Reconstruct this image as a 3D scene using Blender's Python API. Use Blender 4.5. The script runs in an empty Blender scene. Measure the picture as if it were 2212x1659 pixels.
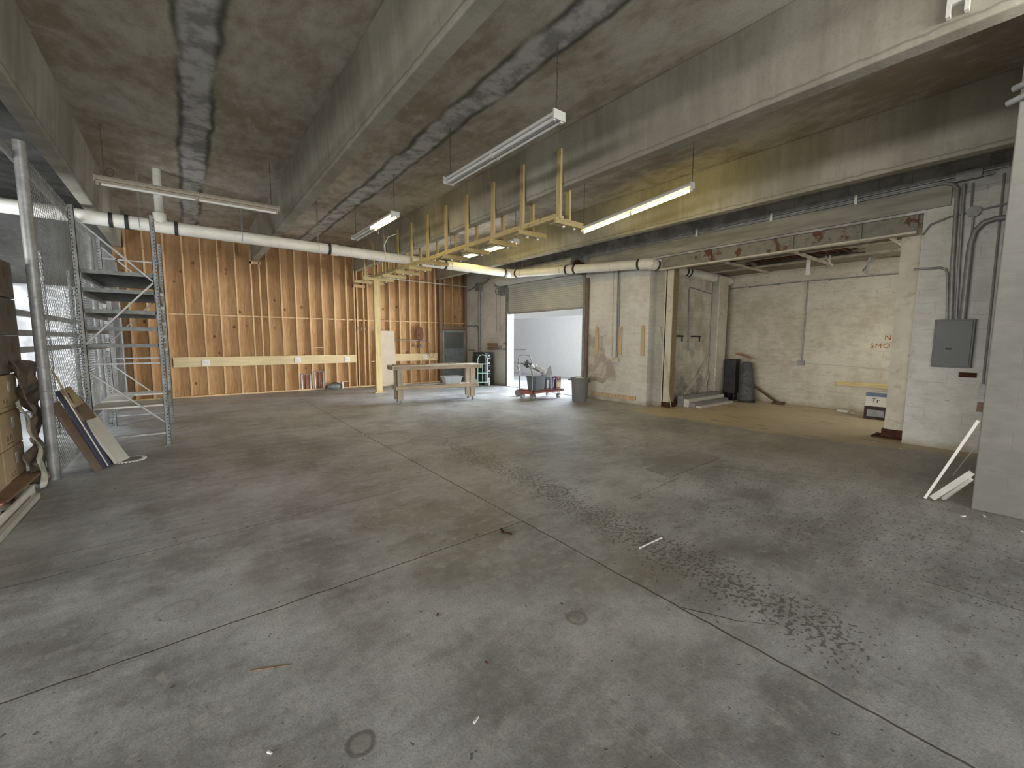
import bpy, math, random
from mathutils import Vector, Matrix
random.seed(7)
PI = math.pi
SC = bpy.context.scene
COL = SC.collection

# ------------------------------------------------------------------ camera
cam_d = bpy.data.cameras.new('camera')
cam = bpy.data.objects.new('camera', cam_d)
COL.objects.link(cam)
SC.camera = cam
cam_d.sensor_fit = 'HORIZONTAL'
cam_d.sensor_width = 36.0
cam_d.lens = 36.0 * 912.136 / 2212.0
cam_d.clip_start = 0.05
cam_d.clip_end = 300
YAW, PITCH, ROLL = math.radians(37.731), math.radians(-5.833), math.radians(-0.249)
f = Vector((math.sin(YAW)*math.cos(PITCH), math.cos(YAW)*math.cos(PITCH), math.sin(PITCH)))
r = Vector((math.cos(YAW), -math.sin(YAW), 0))
d = f.cross(r)
c_, s_ = math.cos(ROLL), math.sin(ROLL)
r2 = r*c_ + d*s_
d2 = d*c_ - r*s_
m3 = Matrix((r2, -d2, -f)).transposed()
cam.matrix_world = Matrix.Translation((0, 0, 1.6)) @ m3.to_4x4()

SC.view_settings.view_transform = 'Standard'
SC.view_settings.look = 'None'
SC.view_settings.exposure = 0.32
SC.view_settings.gamma = 1.0
SC.view_settings.use_curve_mapping = False

# ------------------------------------------------------------------ world: bright overcast sky
W = bpy.data.worlds.new('overcast_sky')
SC.world = W
W.use_nodes = True
wn, wl = W.node_tree.nodes, W.node_tree.links
wn.clear()
wo = wn.new('ShaderNodeOutputWorld'); bg = wn.new('ShaderNodeBackground')
tc = wn.new('ShaderNodeTexCoord'); sx = wn.new('ShaderNodeSeparateXYZ')
rp = wn.new('ShaderNodeValToRGB')
wl.new(tc.outputs['Generated'], sx.inputs[0]); wl.new(sx.outputs['Z'], rp.inputs[0])
rp.color_ramp.elements[0].position = 0.0; rp.color_ramp.elements[0].color = (0.50, 0.51, 0.51, 1)
rp.color_ramp.elements[1].position = 0.75; rp.color_ramp.elements[1].color = (1.0, 1.05, 1.15, 1)
e = rp.color_ramp.elements.new(0.16); e.color = (0.52, 0.53, 0.53, 1)
wl.new(rp.outputs[0], bg.inputs[0]); bg.inputs[1].default_value = 0.80
wl.new(bg.outputs[0], wo.inputs[0])

# ------------------------------------------------------------------ daylight through the roller door, and added fill lamps
def area(name, loc, rot, sx_, sy_, power, col):
    L = bpy.data.lights.new(name, 'AREA'); L.shape = 'RECTANGLE'; L.size = sx_; L.size_y = sy_
    L.energy = power; L.color = col
    o = bpy.data.objects.new(name, L); o.location = loc; o.rotation_euler = rot
    COL.objects.link(o); return o
# unseen fill lamps added far behind the camera and along the left side
area('rear_fill', (2.0, -18.0, 2.4), (math.radians(90), 0, 0), 16.0, 4.0, 2450, (1.0, 0.98, 0.93))
area('side_fill', (-17.0, 0.5, 2.4), (0, math.radians(-90), 0), 3.6, 14.0, 2500, (1.0, 0.98, 0.93))
# daylight falling in through the roller door from the sky and from the sunlit yard to its right
area('roller_door_daylight', (11.2, 10.1, 4.6), (0, math.radians(50), 0), 3.0, 5.5, 300, (0.76, 0.86, 1.0))
area('sky_daylight', (23.0, 10.6, 7.5), (0, math.radians(76), 0), 5.0, 14.0, 9000, (0.80, 0.89, 1.0))
yd = area('sunlit_yard_daylight', (17.5, 4.0, 1.3), (0, 0, 0), 8.0, 2.4, 2900, (0.97, 0.98, 1.0))
yd.rotation_euler = Vector((-0.80, 0.60, 0.02)).to_track_quat('-Z', 'Y').to_euler()
# unseen lamp added low outside, right of the door, throwing light up and in
pb = area('pavement_bounce_fill', (10.7, 7.4, 0.10), (0, 0, 0), 2.0, 1.4, 650, (1.0, 0.98, 0.95))
pb.rotation_euler = Vector((-0.75, 0.0, 0.66)).to_track_quat('-Z', 'Y').to_euler()
# unseen lamp added at the right end of the alcove to brighten it
area('alcove_fill', (10.9, 0.95, 1.7), (math.radians(90), 0, 0), 1.6, 2.2, 28, (1.0, 0.95, 0.85))
# unseen lamps added behind the camera to brighten beam sides and pier
def strip(name, loc, dirn, power):
    o = area(name, loc, (0, 0, 0), 2.3, 0.14, power, (1.0, 0.97, 0.88))
    o.rotation_euler = Vector(dirn).to_track_quat('-Z', 'Y').to_euler(); return o
strip('overhead_fill', (0.9, -1.0, 3.75), (-0.75, 0.6, 0.34), 70)
strip('overhead_fill', (3.4, -1.6, 3.75), (0.85, 0.5, 0.30), 30)
strip('overhead_fill', (5.15, -0.75, 3.7), (0.6, 0.8, 0.3), 22)
# unseen lamp added in the fenced store to brighten the insulation sheet
area('store_fill', (-3.2, 8.6, 1.7), (math.radians(90), 0, 0), 1.6, 1.8, 170, (0.92, 0.96, 1.0))

# ------------------------------------------------------------------ node helper
class NT:
    def __init__(s, name):
        s.m = bpy.data.materials.new(name); s.m.use_nodes = True
        s.t = s.m.node_tree; s.n = s.t.nodes; s.l = s.t.links; s.n.clear()
        s.out = s.n.new('ShaderNodeOutputMaterial'); s.b = s.n.new('ShaderNodeBsdfPrincipled')
        s.l.new(s.b.outputs[0], s.out.inputs[0])
        s.b.inputs['Specular IOR Level'].default_value = 0.3
    def put(s, sock, v):
        if hasattr(v, 'links') or isinstance(v, bpy.types.NodeSocket): s.l.new(v, sock)
        else:
            try: sock.default_value = v
            except Exception: sock.default_value = tuple(v)
    def mth(s, op, a, b=0.0, c=0.0, clamp=False):
        k = s.n.new('ShaderNodeMath'); k.operation = op; k.use_clamp = clamp
        s.put(k.inputs[0], a); s.put(k.inputs[1], b); s.put(k.inputs[2], c); return k.outputs[0]
    def vm(s, op, a, b=(0, 0, 0), sc=None):
        k = s.n.new('ShaderNodeVectorMath'); k.operation = op
        s.put(k.inputs[0], a); s.put(k.inputs[1], b)
        if sc is not None: s.put(k.inputs['Scale'], sc)
        return k.outputs['Value'] if op in ('DOT_PRODUCT', 'LENGTH', 'DISTANCE') else k.outputs[0]
    def pos(s, world=True):
        if world: return s.n.new('ShaderNodeNewGeometry').outputs['Position']
        return s.n.new('ShaderNodeTexCoord').outputs['Object']
    def xyz(s, v):
        k = s.n.new('ShaderNodeSeparateXYZ'); s.l.new(v, k.inputs[0]); return k.outputs
    def noise(s, v, scale, detail=4, rough=0.55, dist=0.0):
        k = s.n.new('ShaderNodeTexNoise'); s.l.new(v, k.inputs['Vector'])
        k.inputs['Scale'].default_value = scale; k.inputs['Detail'].default_value = detail
        k.inputs['Roughness'].default_value = rough; k.inputs['Distortion'].default_value = dist
        return k.outputs['Fac']
    def vor(s, v, scale, feat='F1', out='Distance'):
        k = s.n.new('ShaderNodeTexVoronoi'); k.feature = feat; s.l.new(v, k.inputs['Vector'])
        k.inputs['Scale'].default_value = scale; return k.outputs[out]
    def ss(s, v, a, b):          # smoothstep a..b -> 0..1
        k = s.n.new('ShaderNodeMapRange'); k.interpolation_type = 'SMOOTHSTEP'
        s.put(k.inputs['Value'], v); s.put(k.inputs['From Min'], a); s.put(k.inputs['From Max'], b)
        return k.outputs[0]
    def mix(s, fac, a, b, mode='MIX'):
        k = s.n.new('ShaderNodeMix'); k.data_type = 'RGBA'; k.blend_type = mode
        s.put(k.inputs[0], fac)
        for i, v in ((6, a), (7, b)):
            if isinstance(v, (tuple, list)): k.inputs[i].default_value = (*v[:3], 1)
            else: s.put(k.inputs[i], v)
        return k.outputs[2]
    def scl(s, v, sc):
        k = s.n.new('ShaderNodeMapping'); s.l.new(v, k.inputs[0]); k.inputs['Scale'].default_value = sc; return k.outputs[0]
    def bump(s, h, strength, dist=0.01):
        k = s.n.new('ShaderNodeBump'); s.put(k.inputs['Height'], h)
        k.inputs['Strength'].default_value = strength; k.inputs['Distance'].default_value = dist
        s.l.new(k.outputs[0], s.b.inputs['Normal'])
    def fin(s, col, rough=0.8, metal=0.0):
        if isinstance(col, (tuple, list)): s.b.inputs['Base Color'].default_value = (*col[:3], 1)
        else: s.put(s.b.inputs['Base Color'], col)
        s.put(s.b.inputs['Roughness'], rough); s.b.inputs['Metallic'].default_value = metal
        return s.m
    def add(s, *v):
        o = v[0]
        for k in v[1:]: o = s.mth('ADD', o, k)
        return o
    def mx(s, *v):
        o = v[0]
        for k in v[1:]: o = s.mth('MAXIMUM', o, k)
        return o
    def seg(s, p, a, b):         # distance to a segment on the floor
        a = Vector((a[0], a[1], 0)); b = Vector((b[0], b[1], 0)); u = (b-a); L = u.length; u = u/L
        q = s.vm('SUBTRACT', p, tuple(a))
        t = s.mth('MINIMUM', s.mth('MAXIMUM', s.vm('DOT_PRODUCT', q, tuple(u)), 0.0), L)
        return s.vm('LENGTH', s.vm('SUBTRACT', q, s.vm('SCALE', tuple(u), (0, 0, 0), t)))

def c3(c, k): return tuple(min(1, v*k) for v in c)
def simple(name, col, rough=0.7, var=0.18, scale=6, metal=0.0, bump=0.0, bscale=40, stretch=None, dirt=None):
    n = NT(name); p = n.pos(False)
    if stretch: p = n.scl(p, stretch)
    a = n.noise(p, scale, 6)
    col_ = n.mix(n.ss(a, 0.3, 0.7), c3(col, 1-var), c3(col, 1+var))
    if dirt:
        col_ = n.mix(n.mth('MULTIPLY', n.ss(n.noise(p, scale*2.7, 5), 0.55, 0.7), 0.7), col_, dirt)
    if bump: n.bump(n.noise(p, bscale, 4), bump, 0.004)
    return n.fin(col_, rough, metal)

# ---- floor
def mat_floor():
    n = NT('worn_concrete_floor'); p = n.pos(); X = n.xyz(p); x, y = X[0], X[1]
    flat = n.vm('MULTIPLY', p, (1, 1, 0))
    big = n.noise(flat, 0.55, 5, 0.6); mid = n.noise(flat, 2.3, 5, 0.62); fine = n.noise(flat, 13, 6, 0.7)
    grit = n.noise(flat, 75, 4, 0.7)
    stx = n.noise(n.scl(flat, (1.0, 3.2, 1)), 2.2, 5, 0.65)
    v = n.add(n.mth('MULTIPLY', big, 0.42), n.mth('MULTIPLY', mid, 0.26), n.mth('MULTIPLY', fine, 0.16), n.mth('MULTIPLY', stx, 0.16))
    col = n.mix(n.ss(v, 0.36, 0.64), (0.185, 0.185, 0.182), (0.52, 0.54, 0.56))
    col = n.mix(n.mth('MULTIPLY', n.ss(grit, 0.42, 0.70), 0.42), col, (0.14, 0.135, 0.12))
    col = n.mix(n.mth('MULTIPLY', n.ss(n.noise(flat, 0.9, 3), 0.52, 0.66), 0.40), col, (0.19, 0.17, 0.135))
    col = n.mix(n.mth('MULTIPLY', n.ss(n.noise(n.vm('ADD', flat, (3, 9, 0)), 4.2, 6, 0.72), 0.56, 0.68), 0.45), col, (0.15, 0.14, 0.12))
    col = n.mix(n.mth('MULTIPLY', n.ss(n.noise(flat, 7.5, 6, 0.7), 0.56, 0.66), 0.45), col, (0.50, 0.49, 0.46))
    # wobble for hand made edges
    wk = n.n.new('ShaderNodeTexNoise'); wk.inputs['Scale'].default_value = 6; wk.inputs['Detail'].default_value = 5; n.l.new(flat, wk.inputs['Vector'])
    wob = n.vm('MULTIPLY', n.vm('SUBTRACT', wk.outputs['Color'], (0.5, 0.5, 0.5)), (0.03, 0.03, 0))
    pw = n.vm('ADD', flat, wob)
    # pitted band
    band = n.ss(n.add(n.seg(flat, (3.15, 5.6), (3.05, 3.0)), n.mth('MULTIPLY', mid, 0.5)), 0.80, 0.28)
    band2 = n.ss(n.add(n.seg(flat, (3.0, 3.1), (2.72, 0.7)), n.mth('MULTIPLY', mid, 0.5)), 0.78, 0.25)
    gen = n.mth('MULTIPLY', n.mth('MULTIPLY', n.ss(x, 2.4, 4.0), n.ss(y, 4.2, 2.0)), 0.50)
    pz = n.noise(n.scl(flat, (1.0, 1.25, 1)), 28, 3, 0.55)
    thr = n.mth('SUBTRACT', 0.70, n.mth('MULTIPLY', n.mx(band, band2, gen), 0.20))
    pit = n.ss(n.mth('SUBTRACT', pz, thr), 0.0, 0.035)
    rare = n.ss(n.noise(n.vm('ADD', flat, (7, 3, 0)), 17, 2), 0.715, 0.735)
    pit = n.mx(pit, rare)
    col = n.mix(n.mth('MULTIPLY', pit, 0.72), col, (0.09, 0.085, 0.07))
    # joints and cracks
    def line(a, b, w): return n.ss(n.seg(pw, a, b), w*0.62, w*0.22)
    js = [line((2.47, 13.4), (2.335, 6.8), 0.014), line((2.335, 6.8), (2.26, -1.0), 0.016),
          line((-1.5, 2.71), (2.30, 2.80), 0.013), line((-1.5, 4.42), (2.33, 4.52), 0.007), line((-1.3, 4.02), (1.9, 4.25), 0.010),
          line((6.35, 12.9), (6.25, 6.1), 0.012), line((3.3, 4.45), (5.9, 4.62), 0.008), line((4.1, 3.85), (6.3, 3.92), 0.009), line((3.5, 2.55), (4.5, 2.62), 0.008),
          line((5.3, 2.62), (6.1, 1.2), 0.010), line((3.86, 0.42), (3.9, -0.2), 0.010),
          line((2.29, 1.28), (2.42, 1.02), 0.010), line((2.42, 1.02), (2.57, 0.86), 0.006)]
    jm = n.mx(*js)
    thin = n.mx(line((1.15, 2.1), (1.311, 1.726), 0.005), line((1.311, 1.726), (1.40, 0.7), 0.007),
                line((1.5, 1.62), (1.62, 1.35), 0.003), line((1.0, 1.15), (1.3, 1.28), 0.003))
    col = n.mix(n.mth('MULTIPLY', n.mth('MULTIPLY', n.mx(*[n.ss(n.seg(pw, a, b), 0.03, 0.008) for a, b in (((2.335, 6.8), (2.26, -1.0)), ((-1.5, 2.71), (2.3, 2.8)))]), 0.22), n.ss(mid, 0.35, 0.6)), col, (0.50, 0.49, 0.46))
    col = n.mix(n.mth('MULTIPLY', jm, 0.85), col, (0.055, 0.05, 0.042))
    col = n.mix(n.mth('MULTIPLY', thin, 0.5), col, (0.45, 0.44, 0.42))
    # round core patches
    def disc(cx, cy, r, sxx=1.0):
        q = n.vm('LENGTH', n.vm('MULTIPLY', n.vm('SUBTRACT', pw, (cx, cy, 0)), (1, sxx, 0))); return q, r
    for cx, cy, r_, fill, rim in ((2.1, 7.48, 0.27, 0.05, 0.4), (3.02, 6.08, 0.30, 0.12, 0.6), (4.80, 5.03, 0.29, 0.55, 0.5), (3.03, 3.20, 0.16, 0.05, 0.7),
                                  (-0.12, 3.08, 0.10, 0.12, 0.25), (-0.40, 2.98, 0.08, 0.08, 0.25), (1.71, 1.59, 0.055, 0.35, 0.4), (0.465, 1.575, 0.05, 0.3, 0.6),
                                  (2.55, 9.0, 0.25, 0.2, 0.2)):
        q, rr = disc(cx, cy, r_)
        q = n.add(q, n.mth('MULTIPLY', mid, 0.05*r_/0.2), -0.025*r_/0.2)
        col = n.mix(n.mth('MULTIPLY', n.ss(q, rr, rr*0.9), fill), col, (0.17, 0.155, 0.125))
        ring = n.ss(n.mth('ABSOLUTE', n.mth('SUBTRACT', q, rr)), 0.016, 0.003)
        col = n.mix(n.mth('MULTIPLY', ring, rim), col, (0.07, 0.065, 0.055))
    # cut out slabs
    for pts, fill in ((((4.53, 3.08), (4.46, 2.70), (5.79, 2.75), (5.90, 3.27)), 0.45), (((4.41, 6.41), (4.49, 6.09), (5.92, 6.10), (5.9, 6.9)), 0.12)):
        ins = None
        for i in range(4):
            a = Vector(pts[i]); b = Vector(pts[(i+1) % 4]); e_ = b-a; nn = Vector((-e_.y, e_.x)).normalized()
            dd = n.vm('DOT_PRODUCT', n.vm('SUBTRACT', pw, (a.x, a.y, 0)), (nn.x, nn.y, 0))
            ins = dd if ins is None else n.mth('MINIMUM', ins, dd)
        col = n.mix(n.mth('MULTIPLY', n.ss(ins, 0.0, 0.02), fill), col, (0.20, 0.19, 0.17))
        lm = n.mx(line(pts[0], pts[1], 0.018), line(pts[1], pts[2], 0.02))
        col = n.mix(n.mth('MULTIPLY', lm, 0.8), col, (0.06, 0.055, 0.045))
    # long scuffed streak and tyre smears
    sm = n.mth('MULTIPLY', n.ss(n.add(n.seg(flat, (3.35, 1.35), (5.6, 2.0)), n.mth('MULTIPLY', mid, 0.2)), 0.34, 0.08), 0.45)
    col = n.mix(sm, col, (0.16, 0.155, 0.14))
    # sandy rusty dirt in front of and inside the alcove
    edge = n.add(x, n.mth('MULTIPLY', mid, 0.7), n.mth('MULTIPLY', n.mth('MAXIMUM', n.mth('SUBTRACT', 3.0, y), 0.0), -0.25))
    yel = n.mth('MULTIPLY', n.ss(edge, 8.30, 8.62), n.ss(y, 6.4, 5.6))
    col = n.mix(n.mth('MULTIPLY', yel, 0.75), col, (0.62, 0.49, 0.28))
    st = n.noise(n.scl(flat, (3.0, 0.6, 1)), 2.2, 6)
    col = n.mix(n.mth('MULTIPLY', n.mth('MULTIPLY', yel, n.ss(st, 0.55, 0.68)), 0.7), col, (0.10, 0.07, 0.03))
    warm = n.mth('MULTIPLY', n.ss(n.add(x, n.mth('MULTIPLY', big, 2.0)), 5.0, 9.0), n.ss(y, 5.0, 2.5))
    col = n.mix(n.mth('MULTIPLY', warm, 0.30), col, (0.36, 0.31, 0.22))
    h = n.add(n.mth('MULTIPLY', fine, 0.5), n.mth('MULTIPLY', pit, -0.9), n.mth('MULTIPLY', jm, -1.5), n.mth('MULTIPLY', grit, 0.2), n.mth('MULTIPLY', stx, 0.5))
    n.bump(h, 0.7, 0.008)
    n.b.inputs['Specular IOR Level'].default_value = 0.5
    return n.fin(col, n.add(0.34, n.mth('MULTIPLY', mid, 0.22)))

# ---- ceiling slab with the grouted joints between the double tees
def mat_ceiling():
    n = NT('stained_concrete_soffit'); p = n.pos(); X = n.xyz(p); x = X[0]
    a = n.noise(p, 0.8, 6, 0.6); b = n.noise(n.scl(p, (1.4, 0.7, 1)), 4.5, 7, 0.65); c = n.noise(p, 40, 4)
    col = n.mix(n.ss(n.add(n.mth('MULTIPLY', a, 0.6), n.mth('MULTIPLY', b, 0.4)), 0.38, 0.63), (0.31, 0.265, 0.20), (0.52, 0.50, 0.435))
    col = n.mix(n.mth('MULTIPLY', n.ss(b, 0.58, 0.66), 0.5), col, (0.48, 0.465, 0.41))
    col = n.mix(n.mth('MULTIPLY', n.ss(c, 0.5, 0.7), 0.25), col, (0.17, 0.155, 0.125))
    wob = n.mth('MULTIPLY', n.mth('SUBTRACT', n.noise(n.scl(p, (1, 0.8, 1)), 1.6, 4, 0.5), 0.5), 0.20)
    for cx, hw in ((0.31, 0.17), (3.20, 0.18), (6.2, 0.10), (-2.7, 0.15)):
        dx = n.mth('ABSOLUTE', n.mth('SUBTRACT', n.add(x, wob), cx))
        ins = n.ss(dx, hw+0.03, hw-0.03)
        g = n.mix(n.ss(n.noise(p, 5, 6), 0.36, 0.60), (0.27, 0.268, 0.265), (0.54, 0.54, 0.535))
        col = n.mix(n.mth('MULTIPLY', ins, 0.9), col, g)
        edge = n.ss(n.mth('ABSOLUTE', n.mth('SUBTRACT', dx, hw)), 0.065, 0.0)
        edge = n.mth('MULTIPLY', edge, n.ss(n.noise(n.scl(p, (2.5, 0.7, 1)), 1.3, 4), 0.28, 0.55))
        col = n.mix(n.mth('MULTIPLY', edge, 0.78), col, (0.05, 0.047, 0.042))
    n.bump(n.add(b, n.mth('MULTIPLY', c, 0.3)), 0.5, 0.01)
    return n.fin(col, 0.9)

def mat_beam():
    n = NT('cast_concrete_beam'); p = n.pos(); z = n.xyz(p)[2]
    a = n.noise(p, 0.9, 5); b = n.noise(n.scl(p, (1, 3.5, 0.35)), 2.2, 6, 0.6); c = n.noise(p, 30, 5)
    col = n.mix(n.ss(n.add(n.mth('MULTIPLY', a, 0.7), n.mth('MULTIPLY', b, 0.3)), 0.36, 0.66), (0.27, 0.25, 0.20), (0.42, 0.405, 0.345))
    col = n.mix(n.mth('MULTIPLY', n.ss(c, 0.5, 0.72), 0.2), col, (0.18, 0.17, 0.14))
    # mortar leak line just above the bottom edge
    ln = n.mth('ABSOLUTE', n.mth('SUBTRACT', n.add(z, n.mth('MULTIPLY', n.noise(n.scl(p, (1, 1, 0.1)), 5, 5), 0.06)), 3.985))
    col = n.mix(n.mth('MULTIPLY', n.ss(ln, 0.016, 0.004), 0.5), col, (0.13, 0.12, 0.10))
    n.bump(n.add(c, n.mth('MULTIPLY', b, 0.6)), 0.35, 0.006)
    return n.fin(col, 0.85)

# ---- masonry: axis = which horizontal axis runs along the wall
def block_lines(n, p, axis, bh=0.2, bl=0.4, w=0.006):
    X = n.xyz(p); u, z = X[axis], X[2]
    row = n.mth('FLOOR', n.mth('DIVIDE', z, bh))
    fz = n.mth('SUBTRACT', n.mth('DIVIDE', z, bh), row)
    dz = n.mth('MULTIPLY', n.mth('MINIMUM', fz, n.mth('SUBTRACT', 1.0, fz)), bh)
    off = n.mth('MULTIPLY', n.mth('MODULO', row, 2.0), 0.5)
    uu = n.add(n.mth('DIVIDE', u, bl), off)
    fu = n.mth('SUBTRACT', uu, n.mth('FLOOR', uu))
    du = n.mth('MULTIPLY', n.mth('MINIMUM', fu, n.mth('SUBTRACT', 1.0, fu)), bl)
    return n.ss(n.mth('MINIMUM', dz, du), w, w*0.3), row
def mat_painted(name, axis, hi=(0.60, 0.595, 0.565), lo=(0.45, 0.44, 0.41), paint_line=None, patch=False, dirty=0.3, low_brown=True, vis=0.30):
    n = NT(name); p = n.pos(); X = n.xyz(p); z = X[2]
    a = n.noise(p, 1.1, 6, 0.6); b = n.noise(n.scl(p, (1, 1, 2.2)), 5.5, 7, 0.65); c = n.noise(p, 45, 4)
    col = n.mix(n.ss(n.add(n.mth('MULTIPLY', a, 0.6), n.mth('MULTIPLY', b, 0.4)), 0.36, 0.62), lo, hi)
    bl, row = block_lines(n, p, axis)
    gate = n.ss(n.noise(n.scl(p, (0.8, 0.8, 3)), 2.6, 4), 0.42, 0.62)
    col = n.mix(n.mth('MULTIPLY', n.mth('MULTIPLY', bl, gate), vis), col, (0.20, 0.19, 0.16))
    col = n.mix(n.mth('MULTIPLY', n.ss(b, 0.60, 0.68), dirty), col, (0.30, 0.26, 0.19))
    spots = n.ss(n.noise(p, 14, 3), 0.70, 0.73)
    col = n.mix(n.mth('MULTIPLY', spots, 0.6), col, (0.16, 0.14, 0.11))
    if low_brown:
        lb = n.ss(n.add(z, n.mth('MULTIPLY', n.noise(p, 3, 5), 0.25)), 0.26, 0.12)
        col = n.mix(n.mth('MULTIPLY', lb, 0.6), col, (0.25, 0.20, 0.12))
    if patch:      # bare patch where the paint has come off, beside the roller door
        u = n.add(X[1], n.mth('MULTIPLY', n.noise(p, 3.2, 6, 0.6), 0.75)); v = n.add(z, n.mth('MULTIPLY', n.noise(n.vm('ADD', p, (5, 5, 5)), 4.0, 6), 0.55))
        m1 = n.mth('MULTIPLY', n.mth('MULTIPLY', n.mth('MULTIPLY', n.ss(u, 7.85, 7.93), n.ss(X[1], 8.6, 8.5)), n.ss(v, 0.72, 0.80)), n.ss(v, 2.08, 2.02))
        m2 = n.mth('MULTIPLY', n.mth('MULTIPLY', n.mth('MULTIPLY', n.ss(u, 7.45, 7.58), n.ss(X[1], 8.6, 8.5)), n.ss(v, 0.78, 0.90)), n.ss(v, 1.42, 1.28))
        mm = n.mx(m1, m2)
        cc = n.mix(n.ss(n.noise(p, 4.5, 6), 0.4, 0.62), (0.27, 0.23, 0.20), (0.44, 0.39, 0.33))
        col = n.mix(n.mth('MULTIPLY', mm, 0.8), col, cc)
        # faint pencil-like fixing marks
    if paint_line is not None:
        lim = paint_line(n, p, X)
        zz = n.mth('SUBTRACT', n.add(z, n.mth('MULTIPLY', n.noise(n.scl(p, (1, 1, 0.4)), 3.5, 6, 0.6), 0.22)), lim)
        g = n.mix(n.ss(n.noise(p, 3, 6), 0.4, 0.6), (0.27, 0.267, 0.26), (0.42, 0.415, 0.40))
        g = n.mix(n.mth('MULTIPLY', bl, 0.4), g, (0.07, 0.07, 0.068))
        col = n.mix(n.ss(zz, 0.10, 0.115), col, g)
    n.bump(n.add(n.mth('MULTIPLY', b, 0.6), n.mth('MULTIPLY', c, 0.25), n.mth('MULTIPLY', bl, -0.4)), 0.45, 0.006)
    return n.fin(col, 0.8)
def mat_grey_block(name, axis):
    n = NT(name); p = n.pos(); z = n.xyz(p)[2]
    a = n.noise(p, 1.2, 6, 0.6); b = n.noise(n.scl(p, (1, 1, 0.6)), 4, 6)
    col = n.mix(n.ss(n.add(n.mth('MULTIPLY', a, 0.6), n.mth('MULTIPLY', b, 0.4)), 0.38, 0.62), (0.38, 0.36, 0.30), (0.60, 0.58, 0.51))
    bl, row = block_lines(n, p, axis)
    col = n.mix(n.mth('MULTIPLY', bl, 0.35), col, (0.13, 0.12, 0.10))
    dk = n.mth('MULTIPLY', n.ss(n.noise(n.vm('ADD', p, (3, 1, 0)), 1.6, 5), 0.48, 0.62), n.ss(z, 2.0, 1.2))
    col = n.mix(n.mth('MULTIPLY', dk, 0.6), col, (0.17, 0.165, 0.145))
    n.bump(n.add(b, n.mth('MULTIPLY', bl, -0.5)), 0.4, 0.006)
    return n.fin(col, 0.9)
def mat_ply():
    n = NT('knotty_plywood'); p = n.pos(); X = n.xyz(p)
    g = n.noise(n.scl(p, (9, 1, 0.8)), 2.0, 7, 0.6, 1.6); a = n.noise(p, 0.7, 4)
    col = n.mix(n.ss(n.add(n.mth('MULTIPLY', g, 0.6), n.mth('MULTIPLY', a, 0.4)), 0.38, 0.62), (0.36, 0.20, 0.088), (0.52, 0.33, 0.165))
    dk = n.vor(n.scl(p, (1, 0.001, 0.75)), 3.1)
    keep = n.ss(n.noise(n.scl(p, (1, 0.001, 1)), 1.1, 2), 0.40, 0.48)
    kn = n.mth('MULTIPLY', n.ss(dk, 0.15, 0.08), keep)
    col = n.mix(n.mth('MULTIPLY', kn, 0.85), col, (0.10, 0.035, 0.012))
    # a little darker towards the top
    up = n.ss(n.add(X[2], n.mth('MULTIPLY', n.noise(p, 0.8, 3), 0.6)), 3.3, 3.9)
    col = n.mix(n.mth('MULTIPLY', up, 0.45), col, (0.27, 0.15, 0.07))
    n.bump(g, 0.15, 0.003)
    return n.fin(col, 0.7)
def wood(name, col, var=0.16, axis=2, rough=0.7, knots=True, dirt=0.2):
    n = NT(name); p = n.pos(False)
    sc = [14, 14, 14]; sc[axis] = 0.9
    g = n.noise(n.scl(p, tuple(sc)), 1.6, 6, 0.6, 0.8)
    o = n.mix(n.ss(g, 0.35, 0.65), c3(col, 1-var), c3(col, 1+var))
    if knots:
        k = n.vor(p, 3.7); o = n.mix(n.mth('MULTIPLY', n.ss(k, 0.10, 0.05), 0.6), o, c3(col, 0.28))
    o = n.mix(n.mth('MULTIPLY', n.ss(n.noise(p, 3, 5), 0.5, 0.7), dirt), o, c3(col, 0.45))
    n.bump(g, 0.12, 0.002)
    return n.fin(o, rough)
def mat_rusty(name, base, rust, amt=0.5, scale=5):
    n = NT(name); p = n.pos(); a = n.noise(p, scale, 7, 0.65)
    col = n.mix(n.ss(a, amt, amt+0.05), base, rust)
    col = n.mix(n.mth('MULTIPLY', n.ss(n.noise(p, scale*4, 4), 0.45, 0.7), 0.4), col, c3(base, 0.4))
    n.bump(a, 0.5, 0.006); return n.fin(col, 0.8)
def emis(name, col, strength):
    n = NT(name); n.b.inputs['Emission Color'].default_value = (*col, 1); n.b.inputs['Emission Strength'].default_value = strength
    return n.fin((0.8, 0.8, 0.8), 0.4)
def perforated():
    n = NT('slotted_galvanised_upright'); p = n.pos(False); X = n.xyz(p)
    fz = n.mth('SUBTRACT', n.mth('FRACT', n.mth('DIVIDE', X[2], 0.05)), 0.5)
    g = n.noise(p, 9, 5)
    col = n.mix(n.ss(g, 0.35, 0.65), (0.15, 0.155, 0.155), (0.24, 0.245, 0.245))
    sx_ = n.mth('ABSOLUTE', n.mth('SUBTRACT', n.mth('FRACT', n.add(n.mth('DIVIDE', X[0], 0.06), 0.5)), 0.5))
    sy_ = n.mth('ABSOLUTE', n.mth('SUBTRACT', n.mth('FRACT', n.add(n.mth('DIVIDE', X[1], 0.06), 0.5)), 0.5))
    hole = n.mth('MULTIPLY', n.ss(n.mth('ABSOLUTE', fz), 0.22, 0.16), n.mth('MULTIPLY', n.ss(sx_, 0.18, 0.12), n.ss(sy_, 0.18, 0.12)))
    hole = n.mth('MULTIPLY', n.ss(n.mth('ABSOLUTE', fz), 0.22, 0.16), n.mx(n.ss(sx_, 0.14, 0.09), n.ss(sy_, 0.14, 0.09)))
    col = n.mix(hole, col, (0.03, 0.03, 0.03))
    return n.fin(col, 0.5, 0.2)

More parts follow.
